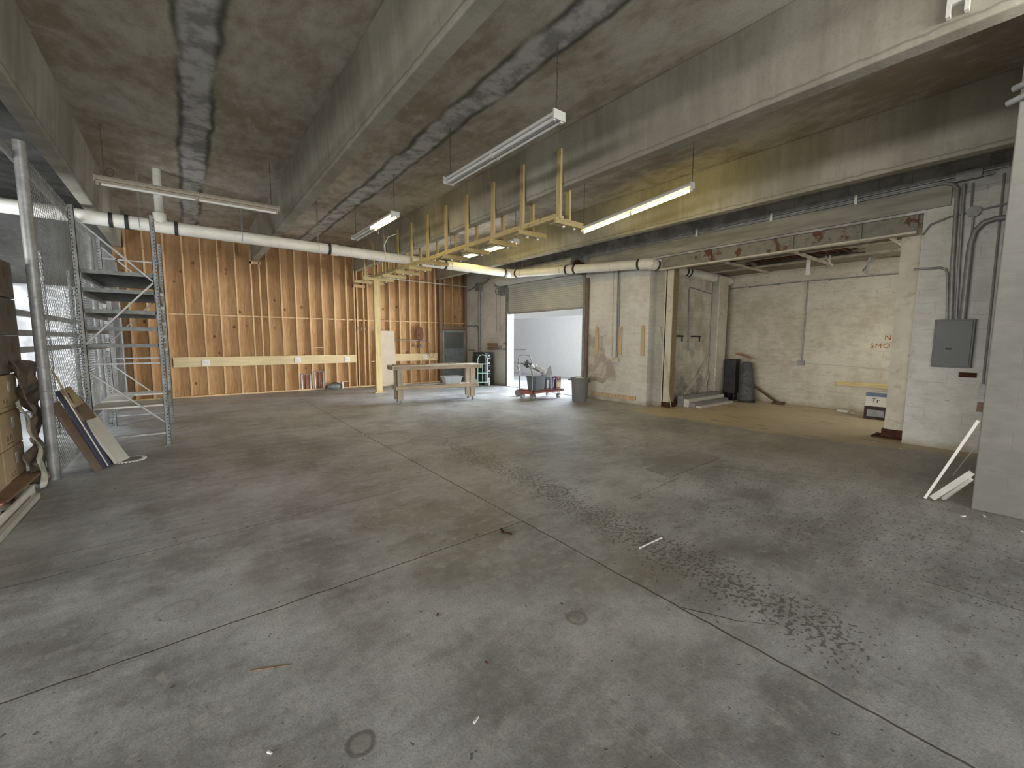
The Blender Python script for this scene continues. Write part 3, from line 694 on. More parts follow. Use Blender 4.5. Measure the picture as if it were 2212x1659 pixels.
# ================================================================== LIGHT FITTINGS
def light(loc, rz, lit, label, single=False, mat='fixt', drop=(0.75, 0.75), tilt=0.0, mount=(0.03, 2.3), kind='tube_on', chain_to=4.7):
    t = thing('fluorescent_light', label, 'light', loc, 'hanging strip lights')
    L = 2.35; w = 0.05 if single else 0.085; loc = Vector(loc)
    hs = MB().prism_y([(-w, 0.02), (-w, 0.05), (-w*0.55, 0.085), (w*0.55, 0.085), (w, 0.05), (w, 0.02), (w*0.3, 0.02), (0.0, -0.012), (-w*0.3, 0.02)], 0, L)
    parts = [('housing', hs, mat)]
    xs = (0.0,) if single else (-0.05, 0.05)
    for row, x_ in enumerate(xs):
        for k in range(2):
            on = lit[k]
            zz = -0.03 if single else 0.0
            tb_ = MB().cyl((x_, 0.04+k*1.15, zz), (x_, 0.04+k*1.15+1.10, zz), 0.019, 10)
            parts.append(('tube', tb_, 'tube_on' if on else 'tube_off'))
    sk = MB()
    for x_ in xs:
        zz = -0.03 if single else 0.0
        for y_ in (0.02, 1.17, 2.33): sk.box(x_-0.02, x_+0.02, y_-0.018, y_+0.018, zz-0.022, 0.03)
    parts.append(('socket', sk, mat))
    parts.append(('end_cap', MB().box(-w, w, -0.015, 0.0, -0.01, 0.085).box(-w, w, L, L+0.015, -0.01, 0.085), mat))
    R_ = Matrix.Rotation(rz, 4, 'Z') @ Matrix.Rotation(tilt, 4, 'X')
    for nm, mb, mt in parts:
        mb.v = [R_ @ v+loc for v in mb.v]; obj(nm, mb, mt, t, smooth=(nm == 'tube'))
    for my in mount:
        p = R_ @ Vector((0, my, 0.085))+loc
        ch = MB(); nl = max(4, int((chain_to-p.z)/0.05))
        for i in range(nl):
            za = p.z+(chain_to-p.z)*i/nl; zb = p.z+(chain_to-p.z)*(i+1)/nl
            dx = 0.004*(1 if i % 2 else -1)
            ch.tube([(p.x-dx, p.y, za), (p.x+dx, p.y+dx, (za+zb)/2), (p.x-dx, p.y, zb)], 0.006, 5)
        obj('chain', ch, 'chain', t)
    return t
light((3.27, 3.44, 3.93), 0.0, (0, 0), 'long unlit white strip light hanging nearest the camera')
light((3.29, 7.88, 3.93), 0.0, (1, 0), 'white strip light with only its near half lit')
light((6.42, 3.72, 3.99), math.radians(-1.5), (1, 1), 'fully lit yellow-glowing strip light right of the hanging wood rack', single=True, tilt=math.radians(-4.7), mount=(0.0, 2.33))
light((6.46, 8.2, 3.95), 0.0, (1, 1), 'lit strip light seen through the hanging wood rack', tilt=0.0)
light((1.47, 8.76, 3.88), math.radians(90), (0, 0), 'rusty unlit single-tube strip light hanging crosswise at the left', single=True, mat='fixt_rust', mount=(0.1, 2.25))
tag(obj('wire_loop', MB().torus((-0.72, 8.76, 4.04), (0.4, 1, 0), 0.055, 0.008, 18, 5), 'chain'), 'small dark wire coil hooked on the rusty strip light', 'wire')

# ================================================================== DRAIN PIPE
dp = thing('drain_pipe', 'long cream plastic drain pipe hung under the ceiling beams', 'pipe', (3.0, 10.4, 3.5))
PA, PB, PC, PD = Vector((-4.9, 10.4, 3.71)), Vector((8.0, 10.4, 3.63)), Vector((8.72, 6.05, 3.41)), Vector((12.28, 5.86, 3.30))
RP = 0.115
def along(a, b, t): return a+(b-a)*t
obj('pipe_run', MB().cyl(PA, PB, RP, 24), 'pvc', dp, smooth=True)
obj('pipe_run', MB().cyl(PB, PC, RP, 24), 'pvc', dp, smooth=True)
obj('pipe_run', MB().cyl(PC, PD, RP, 24), 'pvc', dp, smooth=True)
def elbow(a, b, c):
    p0 = b+(a-b).normalized()*0.16; p1 = b+(c-b).normalized()*0.16
    return MB().tube([p0+(a-b).normalized()*0.05, p0, along(p0, b, 0.6)*0.75+along(b, p1, 0.4)*0.25, along(b, p1, 0.4)*0.75+along(p0, b, 0.6)*0.25, p1, p1+(c-b).normalized()*0.05], RP+0.014, 24)
obj('elbow', elbow(PA, PB, PC), 'pvc', dp, smooth=True)
obj('elbow', elbow(PB, PC, PD), 'pvc', dp, smooth=True)
def band(a, b, t, w=0.05):
    d_ = (b-a).normalized(); c = along(a, b, t); return MB().cyl(c-d_*w/2, c+d_*w/2, RP+0.012, 24)
def tx(x): return (x-PA.x)/(PB.x-PA.x)
for t_ in (tx(-0.89), tx(-0.68), tx(0.01), tx(2.74), tx(5.72), tx(7.72)): obj('coupling_band', band(PA, PB, t_, 0.055), 'black', dp)
obj('coupling_sleeve', band(PA, PB, tx(2.86), 0.16), 'pvc', dp)
for t_ in (0.055, 0.47, 0.53, 0.945): obj('coupling_band', band(PB, PC, t_, 0.055), 'black', dp)
for t_ in (0.07, 0.40, 0.44): obj('coupling_band', band(PC, PD, t_, 0.05), 'black', dp)
obj('riser', MB().cyl((-0.22, 10.4, 3.72), (-0.22, 10.4, 4.7), 0.065, 18), 'pvc', dp, smooth=True)
obj('tee_collar', MB().cyl((-0.22, 10.4, 3.72), (-0.22, 10.4, 3.92), 0.10, 18), 'pvc', dp, smooth=True)
for x_ in (-0.51, 1.06, 2.51, 4.02, 5.9):
    z_ = PA.z+(PB.z-PA.z)*tx(x_)
    obj('hanger_strap', MB().tube([(x_, 10.4, 4.7), (x_, 10.4, z_+0.16), (x_, 10.4-0.127, z_+0.03), (x_, 10.4-0.09, z_-0.09)], 0.006, 5).tube([(x_+0.02, 10.4, 4.68), (x_+0.02, 10.4, z_+0.16), (x_+0.01, 10.4+0.127, z_)], 0.006, 5), 'galv', dp)
for t_ in (0.1, 0.43, 0.78):
    q = along(PB, PC, t_)
    obj('hanger_strap', MB().tube([(q.x, q.y, 4.7), (q.x, q.y, q.z+0.15), (q.x-0.128, q.y, q.z+0.02), (q.x-0.09, q.y, q.z-0.09)], 0.006, 5), 'galv', dp)
tag(obj('loose_cable', MB().tube([(4.02, 10.26, 3.60), (3.98, 10.22, 3.9), (4.08, 10.22, 4.1), (4.28, 10.24, 4.2)], 0.012, 6).tube([(3.86, 10.3, 4.15), (3.9, 10.3, 4.32), (3.97, 10.3, 4.4)], 0.010, 6), 'white'), 'white cable end curling beside a drain pipe strap', 'cable')

# ================================================================== HANGING LUMBER RACK
hr = thing('hanging_lumber_rack', 'long yellow lumber storage rack hung along the third ceiling beam', 'rack', (4.85, 9.0, 3.4))
ys = [4.80, 5.67, 6.52, 7.42, 8.27, 9.13, 10.02, 10.88, 11.76, 12.65, 13.46]
for i, y_ in enumerate(ys):
    ox = random.uniform(-.008, .008)
    obj('long_upright', MB().box(4.565+ox, 4.605+ox, y_-0.05, y_+0.04, 3.44, 4.46+random.uniform(-.02, .02)), 'lumber', hr, bevel=0.003)
    obj('short_upright', MB().box(4.845, 4.885, y_+0.03, y_+0.11, 3.46, 3.93), 'lumber', hr, bevel=0.003)
    ln = 5.12 if i < 7 else 5.2
    obj('cross_piece', MB().box(4.52 if i < 9 else 4.25, ln, y_-0.02, y_+0.02, 3.37, 3.455).box(4.52, ln-0.1, y_+0.02, y_+0.12, 3.37, 3.385), 'lumber_x', hr, bevel=0.003)
obj('long_rail', MB().box(4.59, 4.68, 4.78, 14.56, 3.455, 3.49), 'lumber_y', hr)
obj('long_rail', MB().box(4.585, 4.625, 4.82, 14.56, 3.49, 3.53), 'lumber_y', hr)
nb = MB()
for i, y_ in enumerate(ys): nb.cyl((4.75, y_+0.05, 3.345), (4.75, y_+0.05, 3.37), 0.022, 8).cyl((4.98, y_+0.05, 3.345), (4.98, y_+0.05, 3.37), 0.022, 8)
obj('nut', nb, 'white', hr)
tag(obj('support_post', MB().box(4.57, 4.76, 12.66, 12.75, 0.02, 3.44).box(4.50, 4.86, 12.60, 12.82, 0, 0.02), 'lumber', bevel=0.004), 'tall yellow timber post standing under the hanging wood rack', 'post')

# ================================================================== ITEMS ON THE STUD WALL
for x_, z_, lb in ((0.454, 0.955, 'white electrical outlet on the pale board, nearest the tall metal racking'), (2.785, 0.975, 'white electrical outlet on the pale board above the red-trimmed frames'),
                   (4.285, 0.965, 'white electrical outlet on the pale board just left of the timber post'), (7.13, 1.0, 'white electrical outlet on the pale board left of the grey steel door')):
    t = thing('electrical_outlet', lb, 'outlet', (x_, 14.55, z_-0.06), 'outlets on the pale board')
    obj('cover_plate', MB().box(x_-0.085, x_+0.085, 14.545, 14.565, z_-0.075, z_+0.075), 'white', t, bevel=0.004)
    obj('socket_face', MB().box(x_-0.055, x_-0.01, 14.538, 14.545, z_-0.045, z_+0.045).box(x_+0.01, x_+0.055, 14.538, 14.545, z_-0.045, z_+0.045), 'label', t)
tag(obj('plywood_sheet', MB().bar((5.67, 14.40, 0.0), (5.67, 14.53, 1.93), 0.52, 0.02, up=(0, 1, 0)), 'paper'), 'pale narrow plywood sheet leaning on the stud wall beside the timber post', 'panel')
tag(obj('metal_pipe', MB().cyl((5.95, 14.56, 1.62), (7.20, 14.56, 1.59), 0.022, 10), 'conduit', smooth=True), 'grey metal pipe fixed level across the studs behind the workbench', 'pipe')
tag(obj('electrical_conduit', MB().tube([(5.0, 14.57, 3.78), (5.6, 14.57, 3.76), (8.99, 14.57, 3.72)], 0.022, 8), 'tbar'), 'thin pale conduit running high across the stud wall', 'conduit')
cc = MB()
for i in range(4):
    a = 0.07+0.022*i; pts = []
    for k in range(17):
        th = 2*PI*k/16; pts.append((6.92+a*math.cos(th)+random.uniform(-.01, .01), 14.53-0.006*i, 1.84+0.26*math.sin(th)+random.uniform(-.015, .015)))
    cc.tube(pts, 0.009, 5)
for i in range(7): cc.tube([(6.87+0.02*i, 14.52, 2.08), (6.86+0.022*i, 14.51, 1.85), (6.88+0.015*i, 14.52, 1.60)], 0.011, 5)
tag(obj('extension_cord', cc, 'cord'), 'brown coiled extension cord hanging on the stud wall', 'cord')
tag(obj('work_lamp', MB().lathe([(0.03, 0.14), (0.05, 0.10), (0.13, 0.0), (0.12, 0.0), (0.02, 0.10)], (6.90, 14.46, 1.34), 16), 'galv', smooth=True), 'grey metal clamp lamp hanging below the coiled cord', 'lamp')
tag(obj('electric_wire', MB().tube([(7.16, 14.55, 1.6), (7.3, 14.53, 1.5), (7.36, 14.53, 1.2), (7.30, 14.53, 1.02), (7.40, 14.53, 0.95), (7.5, 14.53, 1.05), (7.42, 14.53, 1.2), (7.2, 14.53, 1.06)], 0.007, 5), 'cord'), 'thin brown wire trailing down the studs left of the grey door', 'wire')
for x_, lb in ((4.70, 'curved metal hook on the studs left of the timber post, left one'), (4.92, 'curved metal hook on the studs left of the timber post, right one')):
    tag(obj('wall_hook', MB().tube([(x_, 14.58, 2.06), (x_, 14.56, 1.96), (x_+0.02, 14.45, 1.92), (x_+0.04, 14.38, 1.98), (x_+0.05, 14.37, 2.04)], 0.012, 6), 'galv'), lb, 'hook', 'hooks on the studs')
for x_, h_, tops, lb in ((3.02, 0.50, 3, 'left red and white metal frame standing in a stud bay'), (3.41, 0.58, 3, 'taller right red and white metal frame standing in a stud bay')):
    t = thing('red_white_stand', lb, 'frame', (x_, 14.62, 0.04), 'red and white frames against the stud wall')
    for k in range(tops):
        xx = x_-0.13+0.13*k
        obj('upright_tube', MB().cyl((xx, 14.64, 0.04), (xx+0.01, 14.68, h_), 0.026, 10), 'white' if k % 2 == 0 else 'red', t)
        obj('side_rail', MB().box(xx+0.035, xx+0.06, 14.64, 14.68, 0.04, h_-0.04), 'red', t)
    obj('top_bar', MB().box(x_-0.17, x_+0.17, 14.63, 14.70, h_, h_+0.02), 'galv_d', t)
t = thing('power_tool', 'dark power tool lying on the floor against the studs', 'tool', (3.85, 14.40, 0))
obj('body', MB().tube([(3.62, 14.42, 0.09), (3.72, 14.4, 0.10), (3.92, 14.38, 0.10), (4.0, 14.38, 0.11)], [0.05, 0.09, 0.09, 0.07], 12), 'galv_d', t, smooth=True)
obj('guard', MB().cyl((4.02, 14.38, 0.13), (4.06, 14.38, 0.13), 0.13, 16), 'label', t)
obj('grip', MB().tube([(3.70, 14.4, 0.16), (3.80, 14.4, 0.22), (3.92, 14.4, 0.20), (3.96, 14.4, 0.14)], 0.018, 6).tube([(3.55, 14.42, 0.03), (3.58, 14.42, 0.13)], 0.03, 8), 'black', t)
tag(obj('crumpled_bag', MB().grid(lambda u, v: (5.85+0.35*u, 14.0+0.2*v, 0.01+0.07*math.sin(PI*u)*math.sin(PI*v)*(1+0.4*math.sin(17*u+9*v))), 12, 8), 'label', solid=0.004), 'crumpled white bag on the floor under the pale plywood sheet', 'bag')
tag(obj('floor_tray', MB().box(7.1, 7.5, 13.9, 14.2, 0, 0.03), 'boardwhite', bevel=0.01), 'low white tray on the floor behind the workbench', 'tray')

# ================================================================== ITEMS ON THE RIGHT WALL
t = thing('electrical_conduit', 'thick grey conduit dropping from a square box near the back corner', 'conduit', (8.97, 13.6, 1.2))
obj('junction_box', MB().box(8.86, 9.0, 13.45, 13.75, 3.48, 3.76), 'conduit', t, bevel=0.005)
obj('conduit_run', MB().cyl((8.955, 13.6, 1.0), (8.955, 13.6, 3.48), 0.045, 12), 'conduit', t, smooth=True)
obj('branch_run', MB().tube([(8.98, 14.58, 2.18), (8.97, 13.85, 2.17), (8.97, 13.76, 2.14), (8.97, 13.72, 2.05), (8.97, 13.70, 1.1)], 0.018, 8), 'conduit', t, smooth=True)
obj('upper_run', MB().tube([(8.97, 14.5, 3.56), (8.95, 14.1, 3.60), (8.95, 13.75, 3.70)], 0.02, 8).tube([(8.95, 13.45, 3.7), (8.95, 13.1, 3.78), (8.95, 12.8, 4.05), (8.95, 12.3, 4.1)], 0.035, 8), 'conduit', t, smooth=True)
t = thing('wall_timber', 'brown timber blocks screwed to the white wall above the filing cabinet', 'timber', (8.97, 12.75, 1.27))
obj('upper_block', MB().box(8.93, 9.0, 12.45, 13.05, 1.40, 1.52), 'redbrown', t)
obj('lower_block', MB().box(8.94, 9.0, 12.42, 13.07, 1.27, 1.37), 'redbrown', t)
t = thing('door_control', 'grey door control box with switches beside the roller door', 'switch', (8.97, 12.25, 1.25))
obj('box_body', MB().box(8.94, 9.0, 12.22, 12.36, 1.28, 1.42), 'galv', t, bevel=0.004)
obj('loop', MB().torus((8.96, 12.29, 1.34), (1, 0, 0), 0.07, 0.008, 16, 5), 'galv_d', t)
obj('latch', MB().box(8.94, 9.0, 12.0, 12.1, 1.47, 1.53).box(8.94, 9.0, 12.0, 12.09, 1.27, 1.34), 'galv_d', t)
tag(obj('wall_timber', MB().box(8.9, 8.99, 13.95, 14.35, 1.2, 1.26), 'boardtan'), 'short tan block fixed to the white wall right of the grey door', 'timber')
tag(obj('switch_box', MB().box(8.95, 9.0, 13.95, 14.12, 0.72, 0.98), 'black'), 'small dark box on the white wall behind the workbench end', 'box')
for y_, lb in ((7.81, 'wooden batten on the stained white wall, nearest the roller door'), (7.01, 'wooden batten on the white wall beside the conduit, the middle one'), (6.33, 'wooden batten on the white wall, nearest the grey wall end')):
    tag(obj('wooden_batten', MB().box(8.965, 9.0, y_-0.047, y_+0.047, 1.24, 1.99), 'battens', bevel=0.003), lb, 'batten', 'vertical battens on the white wall')
tag(obj('wooden_batten', MB().box(8.96, 9.0, 6.48, 7.92, 0.10, 0.20), 'battens', bevel=0.003), 'long low wooden batten along the foot of the white wall', 'batten')
t = thing('electrical_conduit', 'pair of grey conduits dropping to a small box between the battens', 'conduit', (8.98, 7.15, 1.1))
obj('conduit_run', MB().tube([(8.98, 7.45, 3.92), (8.975, 7.18, 3.86), (8.975, 7.14, 3.7), (8.975, 7.13, 1.18)], 0.016, 8), 'conduit', t, smooth=True)
obj('conduit_run', MB().tube([(8.98, 6.88, 3.92), (8.975, 7.06, 3.86), (8.975, 7.10, 3.7), (8.975, 7.07, 1.9), (8.975, 7.10, 1.18)], 0.016, 8), 'conduit', t, smooth=True)
obj('outlet_box', MB().box(8.94, 9.0, 7.03, 7.24, 1.05, 1.18), 'tbar', t, bevel=0.004)
tag(obj('electrical_conduit', MB().tube([(8.99, 7.30, 3.5), (8.985, 7.28, 1.2)], 0.010, 6), 'tbar'), 'very thin pale conduit left of the paired grey conduits', 'conduit')
# long conduit runs above the alcove
t = thing('electrical_conduit', 'two long parallel conduits running high above the alcove opening', 'conduit', (8.95, 4.5, 3.9))
obj('conduit_run', MB().cyl((8.95, 0.62, 3.985), (8.95, 9.2, 3.965), 0.015, 8), 'galv', t, smooth=True)
obj('conduit_run', MB().cyl((8.95, 0.75, 3.925), (8.95, 8.2, 3.905), 0.015, 8), 'galv', t, smooth=True)
for y_ in (2.27, 3.55, 5.03): obj('clamp', MB().box(8.925, 8.97, y_-0.02, y_+0.02, 3.87, 4.02), 'white', t)
# breaker panel
t = thing('breaker_box', 'grey metal electrical panel on the white wall with conduits above', 'panel', (8.95, 0.95, 1.24))
obj('cabinet', MB().box(8.86, 9.0, 0.76, 1.17, 1.24, 1.94), 'panelgrey', t, bevel=0.004)
obj('cover', MB().box(8.845, 8.86, 0.78, 1.15, 1.26, 1.92), 'panelgrey', t, bevel=0.004)
obj('latch', MB().box(8.835, 8.845, 0.97, 1.03, 1.50, 1.525), 'black', t)
t = thing('electrical_conduit', 'cluster of vertical grey conduits rising out of the breaker panel', 'conduit', (8.95, 1.0, 1.94))
for pts, rr in (([(8.95, 1.06, 1.94), (8.95, 1.10, 2.60), (8.955, 1.13, 2.68), (8.96, 1.19, 2.71), (8.965, 1.48, 2.72)], 0.016),
                ([(8.94, 1.02, 1.94), (8.94, 1.06, 2.7), (8.94, 1.09, 3.80), (8.94, 1.14, 3.88), (8.945, 1.25, 3.93)], 0.028),
                ([(8.94, 0.965, 1.94), (8.94, 1.0, 2.9), (8.94, 1.03, 3.86)], 0.018),
                ([(8.945, 0.925, 1.94), (8.945, 0.93, 2.9), (8.945, 0.90, 3.05), (8.945, 0.905, 3.38)], 0.013),
                ([(8.93, 0.895, 1.94), (8.93, 0.90, 3.0), (8.93, 0.87, 3.17), (8.93, 0.80, 3.27), (8.93, 0.70, 3.30), (8.93, 0.45, 3.30)], 0.036)):
    obj('conduit_run', MB().tube(pts, rr, 10), 'conduit', t, smooth=True)
t = thing('junction_box', 'round junction box with cables branching above the breaker panel', 'box', (8.95, 0.905, 3.38))
obj('box_body', MB().cyl((8.93, 0.905, 3.45), (8.995, 0.905, 3.45), 0.075, 16), 'conduit', t, smooth=True)
obj('cable_run', MB().tube([(8.96, 0.97, 3.45), (8.96, 1.15, 3.43), (8.96, 1.34, 3.36), (8.96, 1.42, 3.22)], 0.014, 6).tube([(8.96, 0.84, 3.46), (8.96, 0.45, 3.50)], 0.012, 6).tube([(8.96, 0.94, 3.52), (8.96, 0.945, 3.85)], 0.014, 6), 'conduit', t)
tag(obj('junction_box', MB().box(8.90, 9.0, 0.86, 1.12, 3.90, 4.03), 'conduit', bevel=0.004), 'rectangular conduit body where the long high conduits end', 'box')
tag(obj('name_plate', MB().box(8.975, 9.0, 0.70, 0.88, 1.10, 1.17), 'rust'), 'small dark weathered plate under the breaker panel', 'plate')
t = thing('electrical_conduit', 'thin dark conduit running down the wall right beside the near pier', 'conduit', (8.97, 0.6, 1.0))
obj('conduit_run', MB().tube([(8.97, 0.66, 3.9), (8.97, 0.645, 2.6), (8.97, 0.63, 1.0)], 0.013, 8), 'conduit', t, smooth=True)
obj('switch_box', MB().box(8.94, 9.0, 0.585, 0.665, 0.86, 1.02), 'conduit', t)
tag(obj('outlet_box', MB().box(8.93, 9.0, 0.58, 0.66, 0.62, 0.75), 'redbrown'), 'small brown outlet box low beside the near pier', 'box')
t = thing('electrical_conduit', 'pale conduit fittings at the top corner of the near white pier', 'conduit', (5.9, 0.35, 3.7))
obj('conduit_run', MB().tube([(5.90, -0.6, 3.86), (5.90, 0.36, 3.84), (5.95, 0.44, 3.84)], 0.03, 10).tube([(5.90, -0.6, 3.76), (5.90, 0.36, 3.74), (5.96, 0.47, 3.73)], 0.028, 10), 'galv', t, smooth=True)
obj('clamp', MB().box(5.86, 5.93, 0.28, 0.34, 3.70, 3.90).cyl((5.90, 0.30, 3.9), (5.90, 0.30, 4.7), 0.022, 8), 'galv_d', t)
t = thing('pipe_bracket', 'white metal bracket fixed to the side of the third beam, top right', 'bracket', (4.62, 0.66, 3.98))
obj('bracket_plate', MB().box(4.585, 4.63, 0.60, 0.72, 4.06, 4.66), 'white', t)
obj('bracket_foot', MB().box(4.58, 4.63, 0.60, 0.625, 3.98, 4.06).box(4.58, 4.63, 0.695, 0.72, 3.98, 4.06), 'white', t)
# alcove wall fittings
t = thing('electrical_conduit', 'dark conduit on the alcove wall dropping to a square box', 'conduit', (12.28, 3.95, 1.05))
obj('conduit_run', MB().tube([(12.28, 5.93, 3.09), (12.28, 4.0, 3.10), (12.28, 1.2, 3.06)], 0.013, 6), 'conduit', t)
obj('conduit_run', MB().tube([(12.28, 3.94, 3.10), (12.28, 3.95, 1.14)], 0.015, 8), 'conduit', t)
obj('outlet_box', MB().box(12.22, 12.30, 3.89, 4.03, 1.02, 1.14), 'conduit', t, bevel=0.004)
for y_ in (5.3, 4.6, 3.5, 2.7): obj('clip', MB().box(12.26, 12.30, y_-0.015, y_+0.015, 3.06, 3.11), 'conduit', t)
tag(obj('electrical_conduit', MB().tube([(12.285, 3.86, 1.08), (12.285, 2.4, 1.02)], 0.007, 5), 'tbar'), 'thin pale wire running right from the alcove outlet box', 'conduit')
tag(obj('wooden_batten', MB().box(12.26, 12.30, 1.9, 3.20, 0.58, 0.68), 'lumber_y', bevel=0.003), 'low wooden batten on the alcove wall behind the white column', 'batten')
# recess wall fittings
t = thing('electrical_conduit', 'dark conduit bent down the grey recess wall', 'conduit', (10.4, 5.93, 1.5))
obj('conduit_run', MB().tube([(11.45, 5.94, 2.90), (10.35, 5.94, 2.99), (10.32, 5.94, 2.94), (10.42, 5.94, 1.35)], 0.014, 6), 'conduit', t)
for x0_, x1_, lb in ((9.75, 10.10, 'short dark bar on the grey recess wall, left one'), (10.53, 10.95, 'short dark bar on the grey recess wall, right one')):
    tag(obj('wall_bracket', MB().box(x0_, x1_, 5.90, 5.95, 1.72, 1.76).box(x1_-0.02, x1_, 5.92, 5.95, 1.60, 1.72), 'black'), lb, 'bracket', 'bars on the recess wall')
for a, b, lb in (((11.5, 5.92, 1.30), (9.95, 5.80, 0.18), 'long thin rod leaning across the recess wall, upper one'), ((11.5, 5.90, 0.78), (10.75, 5.80, 0.20), 'short thin rod leaning across the recess wall, lower one')):
    mid_ = (Vector(a)+Vector(b))/2+Vector((0.10, 0, -0.07))
    tag(obj('thin_rod', MB().tube([a, mid_, b], 0.012, 6), 'tbar'), lb, 'rod', 'rods against the recess wall')
for k in range(4):
    lb = ('topmost', 'second', 'third', 'lowest and front')[k]+' grey panel in the low stack on the recess floor'
    tag(obj('metal_sheet', MB().box(9.60+0.05*k, 11.45-0.02*k, 5.56-0.13*k, 5.70-0.13*k, 0.0, 0.27-0.075*k), 'boardwhite' if k % 2 else 'conduit', bevel=0.01), lb, 'panel', 'grey panels stacked in the recess')
tag(obj('thin_rod', MB().tube([(9.18, 6.02, 1.95), (9.10, 5.55, 0.0)], 0.010, 6), 'tbar'), 'tall thin rod leaning on the white corner column', 'rod')
# ================================================================== STORAGE RACK
rk = thing('shelving_rack', 'tall galvanised storage rack beside the chain-link fence', 'rack', (-0.68, 9.35, 0))
RX0, RX1, RY0, RY1, RH = -1.09, -0.27, 8.2, 10.5, 3.38
for px_, py_ in ((RX0, RY0), (RX1, RY0), (RX0, RY1), (RX1, RY1)):
    pm = MB(); s = 1 if px_ == RX0 else -1; w = 0.028
    pm.box(px_-w, px_+w, py_-w, py_-w+0.004, 0.01, RH).box(px_-w, px_-w+0.004, py_-w, py_+w, 0.01, RH).box(px_+w-0.004, px_+w, py_-w, py_+w, 0.01, RH)
    u_ = obj('upright_post', pm, 'upright', rk)
    obj('foot_plate', MB().box(px_-0.05, px_+0.05, py_-0.05, py_+0.05, 0, 0.01), 'galv_d', u_)
for y_ in (RY0, RY1):
    b_ = MB()
    for p, q in (((RX0, 0.19), (RX1, 0.19)), ((RX0, 1.25), (RX1, 1.25)), ((RX0, 1.17), (RX1, 0.33)), ((RX0, 1.50), (RX1, 2.46)), ((RX0, 3.24), (RX1, 2.40)), ((RX0, 3.02), (RX1, 3.02))):
        if (p[1], q[1]) == (3.02, 3.02) and y_ == RY0: continue
        obj('frame_brace', MB().bar((p[0], y_, p[1]), (q[0], y_, q[1]), 0.022, 0.032, up=(0, 1, 0)), 'galv', rk)
for i, z_ in enumerate((2.52, 2.27, 1.98, 1.74, 1.50)):
    for x_ in (RX0+0.01, RX1-0.01):
        obj('shelf_beam', MB().box(x_-0.02, x_+0.02, RY0+0.03, RY1-0.03, z_-0.055, z_+0.035).box(x_-0.026, x_+0.026, RY0+0.028, RY0+0.06, z_-0.11, z_+0.05).box(x_-0.026, x_+0.026, RY1-0.06, RY1-0.028, z_-0.11, z_+0.05), 'rackbeam', rk)
    dk = MB(); n_ = 26
    depth = (RY1-RY0-0.06) if i < 3 else 1.0
    for k in range(n_):
        y_ = RY0+0.03+depth*k/n_; hgt = 0.012 if k % 2 else 0.0
        dk.box(RX0+0.03, RX1-0.03, y_, y_+depth/n_, z_+0.0+hgt, z_+0.02+hgt)
    dk.box(RX0+0.03, RX1-0.03, RY0+0.028, RY0+0.036, z_-0.02, z_+0.034)
    obj('shelf_deck', dk, 'deck', rk)
for x_ in (RX0+0.01, RX1-0.01): obj('shelf_beam', MB().box(x_-0.02, x_+0.02, RY0+0.03, RY1-0.03, 0.50, 0.60), 'rackbeam', rk)
for y0_, y1_, xe in ((8.24, 8.52, -0.30), (8.54, 8.95, -0.29), (9.15, 9.95, -0.75), (9.98, 10.46, -0.30)):
    obj('shelf_board', MB().box(RX0+0.0, xe, y0_, y1_, 0.60, 0.625), 'boardwhite', rk)
obj('cross_brace', MB().bar((RX1, RY0+0.05, 0.62), (RX1, RY1, 0.42), 0.02, 0.04), 'rackbeam', rk)

# ================================================================== CHAIN-LINK FENCE
fx = -1.26
fn = thing('chain_link_fence', 'chain-link fence of galvanised wire running down the left side', 'fence', (fx, 9.0, 0))
for y_, h_ in ((3.0, 3.6), (6.92, 3.68), (10.9, 3.5), (14.55, 3.5)):
    p_ = obj('fence_post', MB().cyl((fx, y_, 0), (fx, y_, h_), 0.052, 16), 'galv', fn, smooth=True)
for z_ in (1.28, 1.02, 2.05): obj('tie_wire', MB().torus((fx, 6.92, z_), (0.1, 0, 1), 0.058, 0.004, 14, 5), 'wire', fn)
obj('top_rail', MB().cyl((fx-0.07, -1.0, 3.53), (fx-0.07, 14.6, 3.53), 0.036, 12), 'galv', fn, smooth=True)
ms = MB(); Y0_, Y1_, Z0_, Z1_ = 7.0, 14.5, 0.03, 3.55; sp = 0.078
def hang(y_, z_):
    return fx+0.02+0.10*math.sin((z_/3.6)*PI)*math.sin((y_-7)/7.5*PI*3)*0.5
def wires(sgn):
    cs = []
    c = (Z0_-Y1_ if sgn > 0 else Z0_+Y0_); end = (Z1_-Y0_ if sgn > 0 else Z1_+Y1_)
    while c < end:
        if sgn > 0: ya, yb = max(Y0_, Z0_-c), min(Y1_, Z1_-c)
        else: ya, yb = max(Y0_, c-Z1_), min(Y1_, c-Z0_)
        if yb-ya > 0.03:
            n_ = max(1, int((yb-ya)/0.8)); pts = []
            for i in range(n_+1):
                y_ = ya+(yb-ya)*i/n_; z_ = (y_+c) if sgn > 0 else (c-y_); pts.append((hang(y_, z_)+0.004*sgn, y_, z_))
            cs.append(pts)
        c += sp
    return cs
for sgn in (1, -1):
    for pts in wires(sgn): ms.tube(pts, 0.0026, 3, caps=False)
obj('wire_mesh', ms, 'wire', fn)
